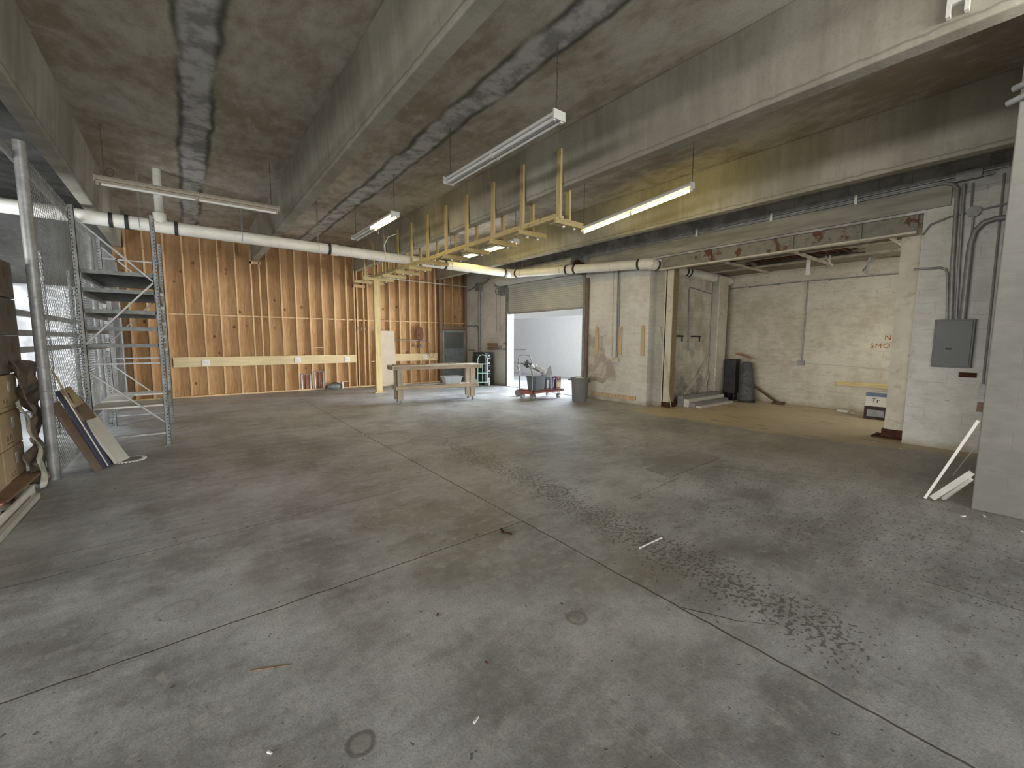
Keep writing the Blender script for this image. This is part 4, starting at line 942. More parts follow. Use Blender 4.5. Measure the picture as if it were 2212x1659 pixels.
# hanging loose upper corner of mesh near the rack
# ------------------------------------------------------------------ behind the fence
def sheet(name, x, y0, y1, z0, z1, mat, label, cat, amp=0.05, fr=9, nu=60, nv=30, lean=0.0):
    def fnc(u, v):
        y_ = y0+(y1-y0)*u; z_ = z0+(z1-z0)*v
        return (x+lean*v+amp*(math.sin(fr*y_)+0.5*math.sin(2.3*fr*y_+3*z_)+0.4*math.sin(4*z_+5*y_))*0.5, y_, z_)
    return tag(obj(name, MB().grid(fnc, nu, nv), mat, smooth=True, solid=0.006), label, cat)
def cross(u, v):
    x_ = -4.9+3.62*u; z_ = 0.02+2.75*v
    return (x_, 13.6+0.06*math.sin(6*x_)+0.04*math.sin(13*x_+4*z_)+0.02*math.sin(9*z_+5*x_), z_)
tag(obj('insulation_curtain', MB().grid(cross, 90, 40), 'foil', smooth=True, solid=0.006), 'bright silvery insulation sheet hung at the back of the fenced store', 'curtain')
sheet('insulation_roll_sheet', -1.52, 11.9, 13.35, 0.03, 3.0, 'foil', 'crinkled silvery insulation sheet near the stud wall, behind the fence end', 'curtain', 0.10, 7, 50, 30)
st_ = thing('shadow_bars', 'bars behind the fence standing in for shadows of the rack beams', 'shadow_bar', (-1.75, 9.5, 0))  # bars added where the rack beams cast shadows
for z_ in (1.68, 1.95, 1.45): obj('shelf_beam', MB().box(-1.80, -1.72, 7.9, 12.5, z_-0.04, z_+0.04), 'rackbeam', st_)
for y_ in (7.95, 10.2, 12.45): obj('upright_post', MB().box(-1.80, -1.74, y_-0.03, y_+0.03, 0, 3.0), 'upright', st_)
# cartons on the pallet
pal = thing('wooden_pallet', 'wooden pallet under the stacked cartons at the left edge', 'pallet', (-2.0, 6.2, 0))
obj('deck_boards', MB().box(-2.5, -1.46, 5.3, 6.9, 0.09, 0.12), 'boardbrown', pal)
for y_ in (5.35, 6.1, 6.85): obj('runner', MB().box(-2.5, -1.46, y_-0.05, y_+0.05, 0, 0.09), 'boardbrown', pal)
def carton(name, mat, w, dpt, h):
    t = thing(name, 'x', 'box', (0, 0, 0))
    obj('carton_body', MB().box(-w, 0, -dpt/2, dpt/2, 0, h), mat, t, bevel=0.008)
    obj('shipping_label', MB().box(0.0, 0.002, 0.02, 0.10, h*0.52, h*0.82), 'label' if mat == 'cardboard' else 'ink', t)
    a = MB()
    for y_ in (-0.15, -0.05): a.tube([(0.001, y_-0.03, h*0.20), (0.001, y_, h*0.36), (0.001, y_+0.03, h*0.20)], 0.003, 4)
    a.box(0.0, 0.002, -0.20, 0.0, h*0.12, h*0.14)
    obj('printed_arrows', a, 'ink', t)
    obj('tape_strip', MB().box(-w, 0.002, -0.002, 0.002, h-0.003, h+0.001), 'ink', t)
    return t
k0 = carton('cardboard_carton', 'cardboard', 0.5, 0.66, 0.365)
k1 = carton('cardboard_carton', 'cardboard_d', 0.5, 0.70, 0.385)
used0 = used1 = False
rows = ['bottom', 'second', 'third', 'fourth', 'fifth', 'topmost']
for c in range(2):
    yy = 6.55-0.68*c
    for l in range(6):
        side = 'column beside the fence post' if c == 0 else 'column at the left picture edge'
        if l < 3:
            lb = 'light kraft carton, %s layer, %s' % (rows[l], side); loc = (-1.46, yy, 0.12+0.373*l)
            if not used0: k0.location = loc; k0['label'] = lb; k0['group'] = 'kraft cartons on the pallet'; used0 = True
            else: dup(k0, loc, 0, lb, 'kraft cartons on the pallet')
        else:
            lb = 'dark film-wrapped carton, %s layer, %s' % (rows[l], side); loc = (-1.44, yy+0.15-0.02*c, 1.245+0.392*(l-3))
            if not used1: k1.location = loc; k1['label'] = lb; k1['group'] = 'dark cartons on the pallet'; used1 = True
            else: dup(k1, loc, 0, lb, 'dark cartons on the pallet')
def crumple(x, y0, y1, z0, z1, amp, seed, lean=0.0):
    rnd = random.Random(seed); ph = [rnd.uniform(0, 6) for _ in range(8)]
    def fnc(u, v):
        z_ = z0+(z1-z0)*v; y_ = y0+(y1-y0)*u
        return (x+lean*(1-v)+amp*(math.sin(9*y_+ph[0]+4*z_)+math.sin(17*z_+ph[1]+7*y_)*0.6+math.sin(31*y_-23*z_+ph[2])*0.4), y_+0.04*math.sin(6*z_+ph[3])+0.03*math.sin(15*z_+ph[4]), max(0.012, z_+0.02*math.sin(20*y_+ph[5])))
    return MB().grid(fnc, 28, 44)
tag(obj('plastic_film', crumple(-1.40, 6.62, 7.22, 0.03, 1.35, 0.045, 3, 0.05), 'film', smooth=True, solid=0.003), 'dark crumpled plastic film hanging beside the cartons', 'film')
tag(obj('plastic_film', crumple(-1.37, 6.55, 6.72, 0.02, 0.95, 0.03, 5, 0.06), 'filmlight', smooth=True, solid=0.003), 'pale strip of crumpled clear film next to the fence post', 'film')
tag(obj('plastic_film', MB().grid(lambda u, v: (-1.75+0.42*u, 5.2+1.2*v, 0.02+0.09*abs(math.sin(7*u+5*v)*math.sin(4*u-9*v))+0.02*math.sin(23*u+17*v)**2), 20, 40), 'filmlight', smooth=True, solid=0.003), 'crumpled clear film lying on the floor below the cartons', 'film')
tag(obj('wood_scrap', MB().bar((-1.42, 5.7, 0.14), (-1.38, 6.75, 0.16), 0.16, 0.02).bar((-1.5, 6.1, 0.12), (-1.36, 6.9, 0.10), 0.12, 0.02), 'redbrown'), 'reddish brown board scraps heaped at the foot of the cartons', 'board')
tag(obj('red_tag', MB().box(-1.40, -1.34, 5.55, 5.66, 0.145, 0.165), 'red', bevel=0.004), 'small red plastic piece beside the long white trim', 'tag')
tag(obj('metal_trim', MB().bar((-1.30, 3.9, 0.06), (-1.31, 6.32, 0.06), 0.025, 0.10), 'white', bevel=0.003), 'long white metal trim lying along the fence line, upper one', 'trim')
tag(obj('metal_trim', MB().bar((-1.245, 3.9, 0.035), (-1.255, 6.15, 0.035), 0.045, 0.05), 'boardwhite', bevel=0.003), 'long off-white metal trim on the floor in front of the whiter one', 'trim')

# leaning boards at the fence post
def lean(name, p0, p1, w, th, mat, label, up=(0, 1, 0)):
    return tag(obj(name, MB().bar(p0, p1, w, th, up=up), mat, bevel=0.003), label, 'board', 'boards leaning on the fence')
lean('leaning_board', (-0.90, 7.02, 0.02), (-1.24, 7.10, 0.86), 0.03, 0.16, 'boardbrown', 'brown framed board at the front of the leaning stack', up=(0.3, 1, 0))
lean('leaning_board', (-0.86, 7.10, 0.02), (-1.22, 7.22, 0.98), 0.03, 0.10, 'navy', 'thin navy blue board in the leaning stack')
lean('leaning_board', (-0.84, 7.16, 0.02), (-1.17, 7.26, 0.92), 0.012, 0.03, 'white', 'narrow white strip between the navy boards')
lean('leaning_board', (-0.82, 7.22, 0.02), (-1.16, 7.34, 0.94), 0.03, 0.10, 'navy', 'second navy board behind the narrow white strip')
lean('leaning_board', (-0.86, 7.34, 0.02), (-1.20, 7.46, 0.96), 0.03, 0.10, 'boardtan', 'tallest tan board of the leaning stack')
tag(obj('leaning_board', MB().bar((-0.72, 7.30, 0.03), (-1.03, 7.44, 0.66), 0.32, 0.028, up=(0.168, -0.048, 0.09)), 'boardwhite', bevel=0.004), 'broad white board at the right of the leaning stack', 'board', 'boards leaning on the fence')
tag(obj('leaning_board', MB().bar((-0.99, 7.36, 0.60), (-1.13, 7.40, 0.88), 0.28, 0.025, up=(0.168, -0.048, 0.11)), 'boardbrown', bevel=0.004), 'brown board overlapping above the broad white board', 'board', 'boards leaning on the fence')
tag(obj('leaning_board', MB().bar((-1.08, 7.36, 0.78), (-1.19, 7.36, 1.0), 0.22, 0.04, up=(0.168, -0.048, 0.08)), 'boardtan', bevel=0.004), 'tan framed board at the top of the leaning stack', 'board', 'boards leaning on the fence')
tag(obj('thin_rod', MB().cyl((-1.10, 7.3, 0.75), (-1.22, 7.05, 1.25), 0.01, 6), 'boardtan'), 'thin stick rising above the leaning boards', 'rod')
dd_ = MB().cyl((-0.66, 7.42, 0.006), (-0.66, 7.42, 0.018), 0.135, 32)
for k in range(28):
    a = 2*PI*k/28; dd_.bar((-0.66+0.13*math.cos(a), 7.42+0.13*math.sin(a), 0.014), (-0.66+0.17*math.cos(a+0.08), 7.42+0.17*math.sin(a+0.08), 0.014), 0.016, 0.014)
t = thing('ribbed_disc', 'dark round disc with pale ribbed rim flat on the floor', 'disc', (-0.66, 7.42, 0))
obj('rim_ribs', dd_, 'white', t); obj('disc_plate', MB().cyl((-0.66, 7.42, 0.0), (-0.66, 7.42, 0.022), 0.125, 32), 'galv_d', t)

# ================================================================== WORKBENCH
bc = Vector((5.22, 10.04, 0)); bang = math.radians(-9.5)
wb2 = thing('workbench', 'long wooden workbench on casters in front of the stud wall', 'workbench', (0, 0, 0))
parts = []
for sx_ in (-0.98, 0.98):
    for sy_ in (-0.17, 0.17):
        q = wb2
        lg = obj('leg', MB().box(sx_-0.075, sx_+0.075, sy_-0.02, sy_+0.02, 0.09, 0.90).box(sx_-0.075, sx_-0.04, sy_-0.05, sy_+0.05, 0.09, 0.90), 'bench', q, bevel=0.003)
        obj('caster', MB().cyl((sx_, sy_-0.012, 0.03), (sx_, sy_+0.012, 0.03), 0.03, 12).box(sx_-0.008, sx_+0.012, sy_-0.022, sy_+0.022, 0.03, 0.09), 'galv_d', lg)
obj('top_rail', MB().box(-1.18, 1.20, -0.235, -0.195, 0.865, 0.955).box(-1.18, 1.20, 0.195, 0.235, 0.865, 0.955), 'bench_x', wb2, bevel=0.003)
obj('end_rail', MB().box(-1.20, -1.16, -0.30, 0.30, 0.865, 0.95).box(1.16, 1.20, -0.28, 0.28, 0.865, 0.95), 'bench', wb2, bevel=0.003)
obj('bench_top', MB().box(-1.20, 1.22, -0.32, 0.32, 0.955, 0.975), 'bench_top', wb2, bevel=0.003)
obj('shelf_rail', MB().box(-1.10, 1.14, -0.235, -0.195, 0.37, 0.455).box(-1.10, 1.14, 0.195, 0.235, 0.37, 0.455), 'bench_x', wb2, bevel=0.003)
obj('shelf_end_rail', MB().box(-1.10, -1.06, -0.25, 0.25, 0.37, 0.45).box(1.06, 1.10, -0.25, 0.25, 0.37, 0.45), 'bench', wb2)
obj('shelf_board', MB().box(0.0, 1.06, -0.19, 0.19, 0.435, 0.45).box(-1.06, 0.0, 0.02, 0.19, 0.435, 0.45), 'bench_top', wb2)
wb2.location = bc; wb2.rotation_euler = (0, 0, bang)
def onb(x, y, z): 
    return (bc.x+x*math.cos(bang)-y*math.sin(bang), bc.y+x*math.sin(bang)+y*math.cos(bang), z)
def place(o, x, y, z, a=0.0): o.location = onb(x, y, z); o.rotation_euler = (0, 0, bang+a); return o
lt_ = MB()
for i in range(12): lt_.box(-0.40+i*0.07, -0.37+i*0.07, -0.15, 0.15, 0.012, 0.024)
lt_.box(-0.42, 0.42, -0.15, -0.12, 0, 0.012).box(-0.42, 0.42, 0.12, 0.15, 0, 0.012)
t = tag(obj('wooden_grille', lt_, 'bench_x'), 'slatted wooden grille lying on the left end of the workbench', 'grille'); place(t, -0.72, -0.10, 0.975)
t = tag(obj('flat_board', MB().box(-0.38, 0.38, -0.06, 0.06, 0, 0.018), 'boardtan'), 'thin tan board lying across the middle of the workbench top', 'board'); place(t, 0.20, 0.12, 0.975, 0.1)
t = tag(obj('small_tool', MB().box(-0.08, 0.08, -0.02, 0.02, 0, 0.02).cyl((0.08, 0, 0.012), (0.2, 0.02, 0.012), 0.01, 6), 'galv_d'), 'small dark hand tool near the right end of the workbench', 'tool'); place(t, 0.48, -0.05, 0.975, 0.3)
tub = thing('plastic_tub', 'pale plastic tub on the lower shelf of the workbench', 'tub', (0, 0, 0))
def rr_loop(hx, hy, r_, n=5):
    pts = []
    for cx, cy, a0 in ((hx-r_, hy-r_, 0), (-hx+r_, hy-r_, PI/2), (-hx+r_, -hy+r_, PI), (hx-r_, -hy+r_, 1.5*PI)):
        for k in range(n+1): a = a0+PI/2*k/n; pts.append((cx+r_*math.cos(a), cy+r_*math.sin(a)))
    return pts
def bin_mesh(levels, inner=0.012, r_=0.03):       # levels: (hx, hy, z) bottom..top ; open container
    m = MB(); loops = [[(x, y, z) for x, y in rr_loop(hx, hy, r_)] for hx, hy, z in levels]
    ins = [[(x, y, z+(0.01 if i == 0 else 0)) for x, y in rr_loop(hx-inner, hy-inner, r_*0.8)] for i, (hx, hy, z) in enumerate(levels)][::-1]
    al = loops+ins; n = len(al[0]); vs = [v for L_ in al for v in L_]; fs = []
    for i in range(len(al)-1):
        for k in range(n): fs.append((i*n+k, i*n+(k+1) % n, (i+1)*n+(k+1) % n, (i+1)*n+k))
    fs.append(tuple(range(n-1, -1, -1))); fs.append(tuple((len(al)-1)*n+k for k in range(n)))
    return m._a(vs, fs)
obj('tub_body', bin_mesh([(0.21, 0.14, 0.0), (0.24, 0.165, 0.17), (0.262, 0.185, 0.172), (0.262, 0.185, 0.20)]), 'tubwhite', tub)
rb = MB()
for x_ in (-0.16, -0.06, 0.06, 0.16): rb.bar((x_, -0.145, 0.01), (x_*1.1, -0.172, 0.17), 0.012, 0.012)
obj('rib', rb, 'tubwhite', tub)
place(tub, 0.44, 0.0, 0.452)

# ================================================================== FILING CABINET + HAND TRUCK
fc = thing('filing_cabinet', 'black four-drawer filing cabinet against the white wall', 'cabinet', (8.69, 12.98, 0))
obj('cabinet_body', MB().box(8.50, 8.88, 12.62, 13.38, 0.0, 1.18), 'cabinet', fc, bevel=0.006)
for k in range(4):
    z_ = 0.05+k*0.28
    dr = obj('drawer', MB().box(8.515, 8.865, 12.60, 12.62, z_, z_+0.265), 'cabinet', fc, bevel=0.004)
    obj('label_holder', MB().box(8.65, 8.73, 12.592, 12.60, z_+0.155, z_+0.205), 'white', dr)
    obj('handle', MB().box(8.63, 8.75, 12.575, 12.60, z_+0.075, z_+0.095), 'white', dr)
obj('side_label', MB().box(8.496, 8.50, 12.95, 13.2, 1.07, 1.10), 'galv', fc)
ht = thing('hand_truck', 'mint green two-wheel hand truck standing by the filing cabinet', 'hand truck', (0, 0, 0))
fr = MB().tube([(-0.17, 0, 0.12), (-0.17, 0.0, 0.95), (-0.13, 0, 1.07), (0, 0, 1.12), (0.13, 0, 1.07), (0.17, 0, 0.95), (0.17, 0, 0.12)], 0.014, 8)
obj('frame', fr, 'mint', ht, smooth=True)
obj('cross_bar', MB().box(-0.17, 0.17, -0.01, 0.01, 0.78, 0.81).box(-0.17, 0.17, -0.01, 0.01, 0.46, 0.49).box(-0.17, 0.17, -0.01, 0.01, 0.14, 0.17), 'mint', ht)
obj('centre_bar', MB().box(-0.012, 0.012, -0.01, 0.01, 0.14, 0.80), 'mint', ht)
obj('side_brace', MB().tube([(0.17, 0, 0.45), (0.19, 0.10, 0.3), (0.20, 0.14, 0.12)], 0.01, 6).tube([(-0.17, 0, 0.45), (-0.19, 0.10, 0.3), (-0.20, 0.14, 0.12)], 0.01, 6), 'mint', ht)
obj('toe_plate', MB().box(-0.18, 0.18, -0.20, 0.0, 0.0, 0.012), 'mint', ht)
for s in (-1, 1):
    w_ = obj('wheel', MB().cyl((s*0.20, 0.13, 0.12), (s*0.26, 0.13, 0.12), 0.12, 20), 'galv_d', ht, smooth=True)
    obj('wheel_rim', MB().torus((s*0.23, 0.13, 0.12), (1, 0, 0), 0.105, 0.02, 20, 6), 'label', w_)
ht.location = (8.18, 12.25, 0.0); ht.rotation_euler = (0, 0, math.radians(-28))

# ================================================================== PLATFORM CART AND ITS LOAD
ct = thing('platform_cart', 'red platform cart with steel push frame by the roller door', 'cart', (7.86, 8.82, 0))
obj('deck', MB().box(7.30, 8.46, 8.52, 9.12, 0.245, 0.265).box(7.30, 8.46, 8.52, 8.54, 0.19, 0.265).box(7.30, 8.46, 9.10, 9.12, 0.19, 0.265).box(7.30, 7.33, 8.52, 9.12, 0.16, 0.265), 'red', ct, bevel=0.003)
for x_, y_, rr_ in ((7.38, 8.60, 0.085), (7.38, 9.06, 0.085), (8.32, 8.60, 0.065), (8.32, 9.04, 0.065), (7.5, 8.86, 0.085)):
    if (x_, y_) == (7.5, 8.86): continue
    w_ = obj('wheel', MB().cyl((x_, y_-0.02, rr_), (x_, y_+0.02, rr_), rr_, 18), 'galv_d', ct, smooth=True)
    obj('fork', MB().box(x_-0.015, x_+0.015, y_-0.03, y_-0.024, rr_, 0.19).box(x_-0.015, x_+0.015, y_+0.024, y_+0.03, rr_, 0.19), 'redbrown' if x_ < 8 else 'galv', w_)
    obj('hub', MB().cyl((x_, y_-0.026, rr_), (x_, y_+0.026, rr_), rr_*0.4, 10), 'label', w_)
obj('push_frame', MB().tube([(7.30, 8.56, 0.25), (7.32, 8.56, 0.72), (7.24, 8.56, 0.90), (7.19, 8.60, 0.98), (7.18, 8.84, 1.0), (7.19, 9.06, 0.98), (7.24, 9.10, 0.90), (7.32, 9.10, 0.72), (7.30, 9.10, 0.25)], 0.014, 8), 'galv_d', ct, smooth=True)
c2t = thing('push_cart', 'second cart frame with a tall loop handle behind the red cart', 'cart', (7.75, 9.35, 0))
obj('loop_handle', MB().tube([(7.62, 9.5, 0.15), (7.60, 9.5, 0.85), (7.58, 9.5, 1.10), (7.62, 9.47, 1.19), (7.72, 9.36, 1.20), (7.80, 9.24, 1.17), (7.84, 9.22, 1.02), (7.84, 9.22, 0.15)], 0.014, 8), 'galv_d', c2t, smooth=True)
obj('axle', MB().tube([(7.62, 9.5, 0.15), (7.84, 9.22, 0.15)], 0.012, 6), 'galv_d', c2t)
for p in ((7.60, 9.52), (7.86, 9.19)):
    obj('wheel', MB().cyl((p[0]-0.015, p[1], 0.10), (p[0]+0.02, p[1]+0.02, 0.10), 0.10, 16), 'galv_d', c2t, smooth=True)
# load (each its own thing)
t = thing('plastic_bin', 'large blue-grey plastic bin on the left of the red cart', 'bin', (0, 0, 0)); obj('bin_body', bin_mesh([(0.19, 0.14, 0), (0.225, 0.17, 0.36), (0.245, 0.19, 0.362), (0.245, 0.19, 0.385)]), 'bluegrey', t)
obj('bin_fill', MB().grid(lambda u, v: (-0.19+0.38*u, -0.14+0.28*v, 0.34+0.10*math.sin(PI*u)*math.sin(PI*v)+0.03*math.sin(11*u+7*v)), 12, 10), 'tubwhite', t)
t.location = (7.60, 8.74, 0.268); t.rotation_euler = (0, 0, math.radians(6))
t = tag(obj('crumpled_wrap', MB().grid(lambda u, v: (7.52+0.42*u, 8.62+0.20*v+0.04*math.sin(9*u), 0.90-0.20*u+0.06*math.sin(8*v+5*u)+0.02*math.sin(25*u)), 16, 10), 'label', solid=0.01), 'pale crumpled wrapping slumped over the blue-grey bin', 'wrapping')
fl_ = MB()
for k in range(9):
    a = 2*PI*k/9; p = Vector((7.22, 8.66, 0.93)); q = p+Vector((0.13*math.cos(a), 0.05*math.sin(2*a), 0.13*math.sin(a)+0.02*k % 3))
    fl_.tube([p, (p+q)/2+Vector((0, -0.02, 0.01)), q], [0.05, 0.035, 0.012], 8)
tag(obj('work_glove_bundle', fl_, 'darkbag', smooth=True), 'dark spiky rag bundle hooked on the cart push frame', 'bundle')
tag(obj('tool_tube', MB().cyl((7.36, 8.70, 0.90), (7.80, 8.68, 0.72), 0.022, 8).cyl((7.40, 8.74, 0.94), (7.6, 8.70, 0.80), 0.018, 8), 'galv_d'), 'dark tubular tool lying across the top of the bin', 'tool')
tag(obj('grey_board', MB()._a([(7.86, 8.66, 0.66), (8.12, 8.64, 0.60), (8.06, 8.66, 0.92), (7.97, 8.66, 0.86)], [(0, 1, 2, 3)]), 'galv', solid=0.008), 'grey flat panel standing tilted above the cart load', 'panel')
t = thing('plastic_jug', 'dark jug with a pale label standing behind the bin on the cart', 'jug', (7.93, 8.72, 0.268))
obj('jug_body', MB().box(7.86, 8.0, 8.62, 8.80, 0.268, 0.62), 'bluegrey', t, bevel=0.02); obj('jug_label', MB().box(7.885, 7.975, 8.615, 8.62, 0.30, 0.52), 'label', t); obj('jug_cap', MB().cyl((7.93, 8.7, 0.62), (7.93, 8.7, 0.66), 0.03, 10), 'label', t)
tag(obj('paint_stick', MB().bar((8.03, 8.60, 0.27), (8.035, 8.62, 0.66), 0.03, 0.01, up=(0, 1, 0)), 'white'), 'upright white stick between the jug and the blue bucket', 'stick')
t = thing('blue_bucket', 'blue-violet bucket with a bail handle on the red cart', 'bucket', (8.15, 8.74, 0.268))
obj('bucket_body', MB().lathe([(0.085, 0), (0.11, 0.27), (0.12, 0.272), (0.12, 0.29), (0.10, 0.29), (0.078, 0.01)], (8.15, 8.74, 0.268), 20), 'blue', t, smooth=True)
obj('bail_handle', MB().tube([(8.15+0.12*math.cos(a), 8.72, 0.53+0.12*math.sin(a)) for a in [PI*k/8 for k in range(9)]], 0.006, 5), 'galv_d', t)
t = thing('tool_crate', 'brown crate of orange-red tools at the right end of the cart', 'crate', (8.34, 8.78, 0.268))
obj('crate_body', MB().box(8.25, 8.45, 8.64, 8.90, 0.268, 0.278).box(8.25, 8.26, 8.64, 8.90, 0.268, 0.58).box(8.44, 8.45, 8.64, 8.90, 0.268, 0.58).box(8.25, 8.45, 8.64, 8.65, 0.268, 0.50).box(8.25, 8.45, 8.89, 8.90, 0.268, 0.58), 'boardbrown', t)
obj('crate_front', MB().box(8.27, 8.43, 8.635, 8.64, 0.29, 0.44), 'boardtan', t)
tag(obj('red_tool', MB().tube([(8.12, 8.72, 0.66), (8.28, 8.72, 0.54), (8.40, 8.70, 0.50)], 0.018, 8).torus((8.34, 8.66, 0.52), (0, 1, 0.2), 0.045, 0.012, 16, 6).torus((8.41, 8.68, 0.52), (0, 1, 0.2), 0.035, 0.010, 16, 6), 'red'), 'orange-red long-handled shears leaning out of the crate', 'tool')
# ================================================================== TRASH CAN
tc_ = thing('trash_can', 'round grey plastic trash can in front of the roller door edge', 'trash can', (8.33, 7.80, 0))
obj('can_body', MB().lathe([(0.185, 0.0), (0.195, 0.02), (0.222, 0.54), (0.235, 0.545), (0.245, 0.62), (0.228, 0.62), (0.215, 0.55), (0.18, 0.03)], (8.33, 7.80, 0), 36), 'trashgrey', tc_, smooth=True)
obj('rim', MB().torus((8.33, 7.80, 0.625), (0, 0, 1), 0.243, 0.013, 36, 8), 'trashgrey', tc_, smooth=True)
obj('side_handle', MB().box(8.33-0.18-0.08, 8.33-0.18-0.03, 7.80+0.12, 7.80+0.20, 0.56, 0.60).box(8.50, 8.56, 7.60, 7.68, 0.50, 0.60), 'trashgrey', tc_, bevel=0.01)
tag(obj('trash_scrap', MB().grid(lambda u, v: (8.16+0.34*u, 7.63+0.34*v, 0.585+0.05*math.sin(PI*u)*math.sin(PI*v)+0.02*math.sin(13*u+9*v)), 12, 12), 'label', solid=0.004), 'pale crumpled rubbish showing at the trash can rim', 'rubbish')
tag(obj('trash_stick', MB().cyl((8.36, 7.80, 0.45), (8.43, 7.74, 0.72), 0.01, 6), 'boardbrown'), 'short brown stick poking out of the trash can', 'stick')

# ================================================================== ALCOVE THINGS
tag(obj('folded_crate', MB().box(11.85, 12.1, 5.36, 5.66, 0.18, 1.13).box(11.86, 12.09, 5.37, 5.41, 0, 0.18).box(11.86, 12.09, 5.48, 5.52, 0, 0.18).box(11.86, 12.09, 5.61, 5.65, 0, 0.18), 'black', bevel=0.02), 'black upright folded plastic unit beside the pale column', 'crate')
t = thing('grey_bag', 'dark grey cloth bag slumped upright against the alcove wall', 'bag', (11.85, 5.08, 0))
obj('bag_body', MB().tube([(11.82, 5.02, 0.0), (11.82, 5.03, 0.05), (11.83, 5.05, 0.35), (11.88, 5.09, 0.75), (11.92, 5.12, 1.0), (11.93, 5.13, 1.06)], [0.17, 0.20, 0.18, 0.15, 0.13, 0.09], 16), 'darkbag', t, smooth=True)
obj('bag_base', MB().cyl((11.82, 5.02, 0.0), (11.82, 5.02, 0.06), 0.205, 18), 'black', t, smooth=True)
t = thing('pickaxe', 'pickaxe with a dark red head standing behind the grey bag', 'pickaxe', (12.05, 5.2, 0))
obj('handle', MB().cyl((12.1, 5.28, 0.02), (12.0, 5.22, 1.26), 0.018, 8), 'boardtan', t)
obj('head', MB().tube([(12.0, 5.46, 1.27), (12.0, 5.32, 1.26), (12.0, 5.2, 1.22), (12.0, 5.02, 1.14)], [0.012, 0.025, 0.028, 0.012], 8), 'red', t)
t = thing('push_tool', 'long dark handled push broom leaning low from the grey bag', 'broom', (12.1, 4.6, 0))
obj('handle', MB().cyl((12.05, 4.95, 0.42), (12.1, 4.42, 0.06), 0.028, 8), 'brownwood', t)
obj('head', MB().box(12.02, 12.16, 4.22, 4.48, 0.0, 0.06), 'brownwood', t, bevel=0.008)
t = thing('printed_box', 'black and red printed carton on the alcove floor by the column', 'box', (11.4, 2.2, 0))
obj('box_body', MB().box(11.3, 11.62, 1.95, 2.43, 0.0, 0.27), 'crateblack', t, bevel=0.004)
obj('printed_picture', MB().box(11.292, 11.30, 2.10, 2.38, 0.06, 0.20), 'galv_d', t)
t = thing('printed_box', 'white printed carton with a slate blue stripe, on the black carton', 'box', (11.4, 2.2, 0.272))
obj('box_body', MB().box(11.31, 11.60, 1.97, 2.42, 0.272, 0.56), 'boardwhite', t, bevel=0.004)
obj('blue_stripe', MB().box(11.303, 11.31, 1.97, 2.42, 0.48, 0.56), 'bluestripe', t)
text_mesh('Tr', 0.13, 'black', t, 'printed_lettering', (11.302, 2.32, 0.355), (0, -1, 0), (0, 0, 1))
tag(obj('concrete_rubble', MB().box(11.9, 12.1, 2.85, 3.05, 0, 0.05).box(11.8, 11.9, 2.7, 2.78, 0, 0.03), 'boardwhite', bevel=0.01), 'pale lump of rubble on the floor at the alcove wall', 'rubble')
# ================================================================== TRIANGULAR FRAME AT THE PIER
tf = thing('metal_bracing', 'thin white metal frame pieces leaning on the near pier corner', 'frame', (5.95, 0.6, 0))
obj('long_bar', MB().bar((5.925, 0.72, 0.012), (5.90, 0.415, 0.87), 0.022, 0.022), 'white', tf)
obj('low_bar', MB().bar((5.93, 0.665, 0.03), (5.90, 0.42, 0.36), 0.05, 0.05), 'boardwhite', tf)
obj('low_bar', MB().bar((6.02, 0.60, 0.02), (5.91, 0.42, 0.30), 0.03, 0.03), 'boardwhite', tf)
obj('thin_bar', MB().bar((6.0, 0.55, 0.28), (5.92, 0.415, 0.62), 0.006, 0.006), 'conduit', tf)
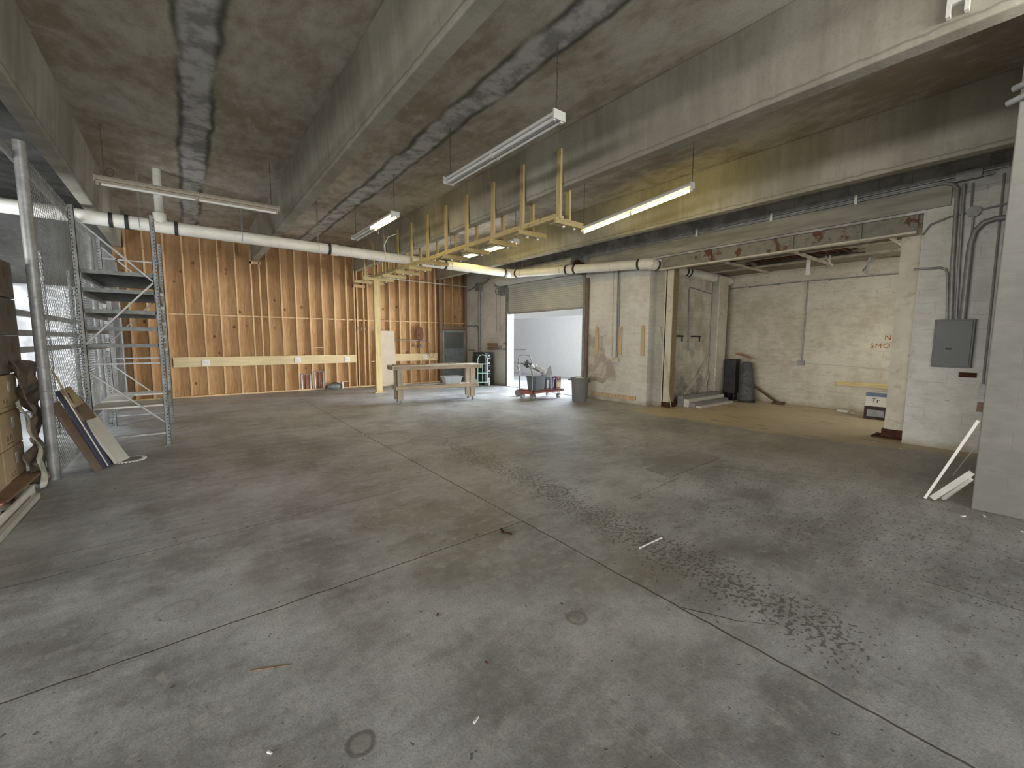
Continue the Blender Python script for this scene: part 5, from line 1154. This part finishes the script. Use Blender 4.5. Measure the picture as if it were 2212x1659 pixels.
# ================================================================== SMALL DEBRIS ON THE FLOOR
def chip(x, y, s, mat, label, cat='debris', a=0.0, l=2.0, h=0.006):
    m = MB()._a([(-s*l, -s*0.4, 0.001), (s*l*0.9, -s*0.5, 0.001), (s*l, s*0.3, 0.001), (-s*l*0.8, s*0.5, 0.001), (-s*l*0.9, -s*0.3, h), (s*l*0.8, -s*0.4, h*0.7), (s*l*0.85, s*0.2, h*0.7), (-s*l*0.7, s*0.4, h)],
               [(0, 3, 2, 1), (4, 5, 6, 7), (0, 1, 5, 4), (1, 2, 6, 5), (2, 3, 7, 6), (3, 0, 4, 7)])
    o = obj(cat.replace(' ', '_'), m, mat); o.location = (x, y, 0.001); o.rotation_euler = (0, 0, a); return tag(o, label, cat)
tag(obj('white_stick', MB().cyl((2.70, 1.865, 0.008), (2.99, 1.86, 0.008), 0.006, 6), 'label'), 'thin white stick lying on the pitted floor right of the main joint', 'stick')
chip(0.885, 1.382, 0.011, 'label', 'small pale wedge-shaped scrap on the near floor', 'scrap', math.radians(28), 1.9, 0.01)
tag(obj('metal_clip', MB().bar((2.05, 2.80, 0.006), (2.02, 2.72, 0.006), 0.014, 0.01).bar((2.02, 2.72, 0.006), (2.06, 2.655, 0.006), 0.014, 0.01), 'rust'), 'rusty bent metal clip beside the cross joint', 'clip')
chip(0.24, 2.24, 0.014, 'redbrown', 'long brown wood sliver on the floor at lower left', 'sliver', math.radians(-24), 7.0, 0.004)
dl = [(0.0, 0.0)]
for i, (x, y, s, mt, lb) in enumerate(((1.83, 2.83, 0.012, 'brownwood', 'small dark leaf scrap left of the bent clip'), (1.08, 2.10, 0.012, 'brownwood', 'dark leaf curl on the floor, left of centre'),
        (1.10, 1.62, 0.010, 'brownwood', 'tiny dark curl on the floor below the leaf curl'), (5.62, 0.42, 0.02, 'label', 'white plaster crumb at the foot of the near pier, near its corner'),
        (5.78, 0.30, 0.018, 'label', 'white plaster crumb farther along the near pier foot'), (5.55, 0.05, 0.02, 'label', 'white plaster crumb at the right picture edge'),
        (0.17, 1.75, 0.009, 'label', 'tiny pale crumb at the lower left floor'), (7.2, 1.55, 0.02, 'label', 'white paper flake on the floor before the rusty column'),
        (8.5, 1.35, 0.02, 'label', 'white flake on the floor by the breaker wall'), (3.78, 8.6, 0.02, 'label', 'white fleck on the floor behind the long joint'))):
    chip(x, y, s, mt, lb, 'scrap', i*0.9, 1.3, 0.008)
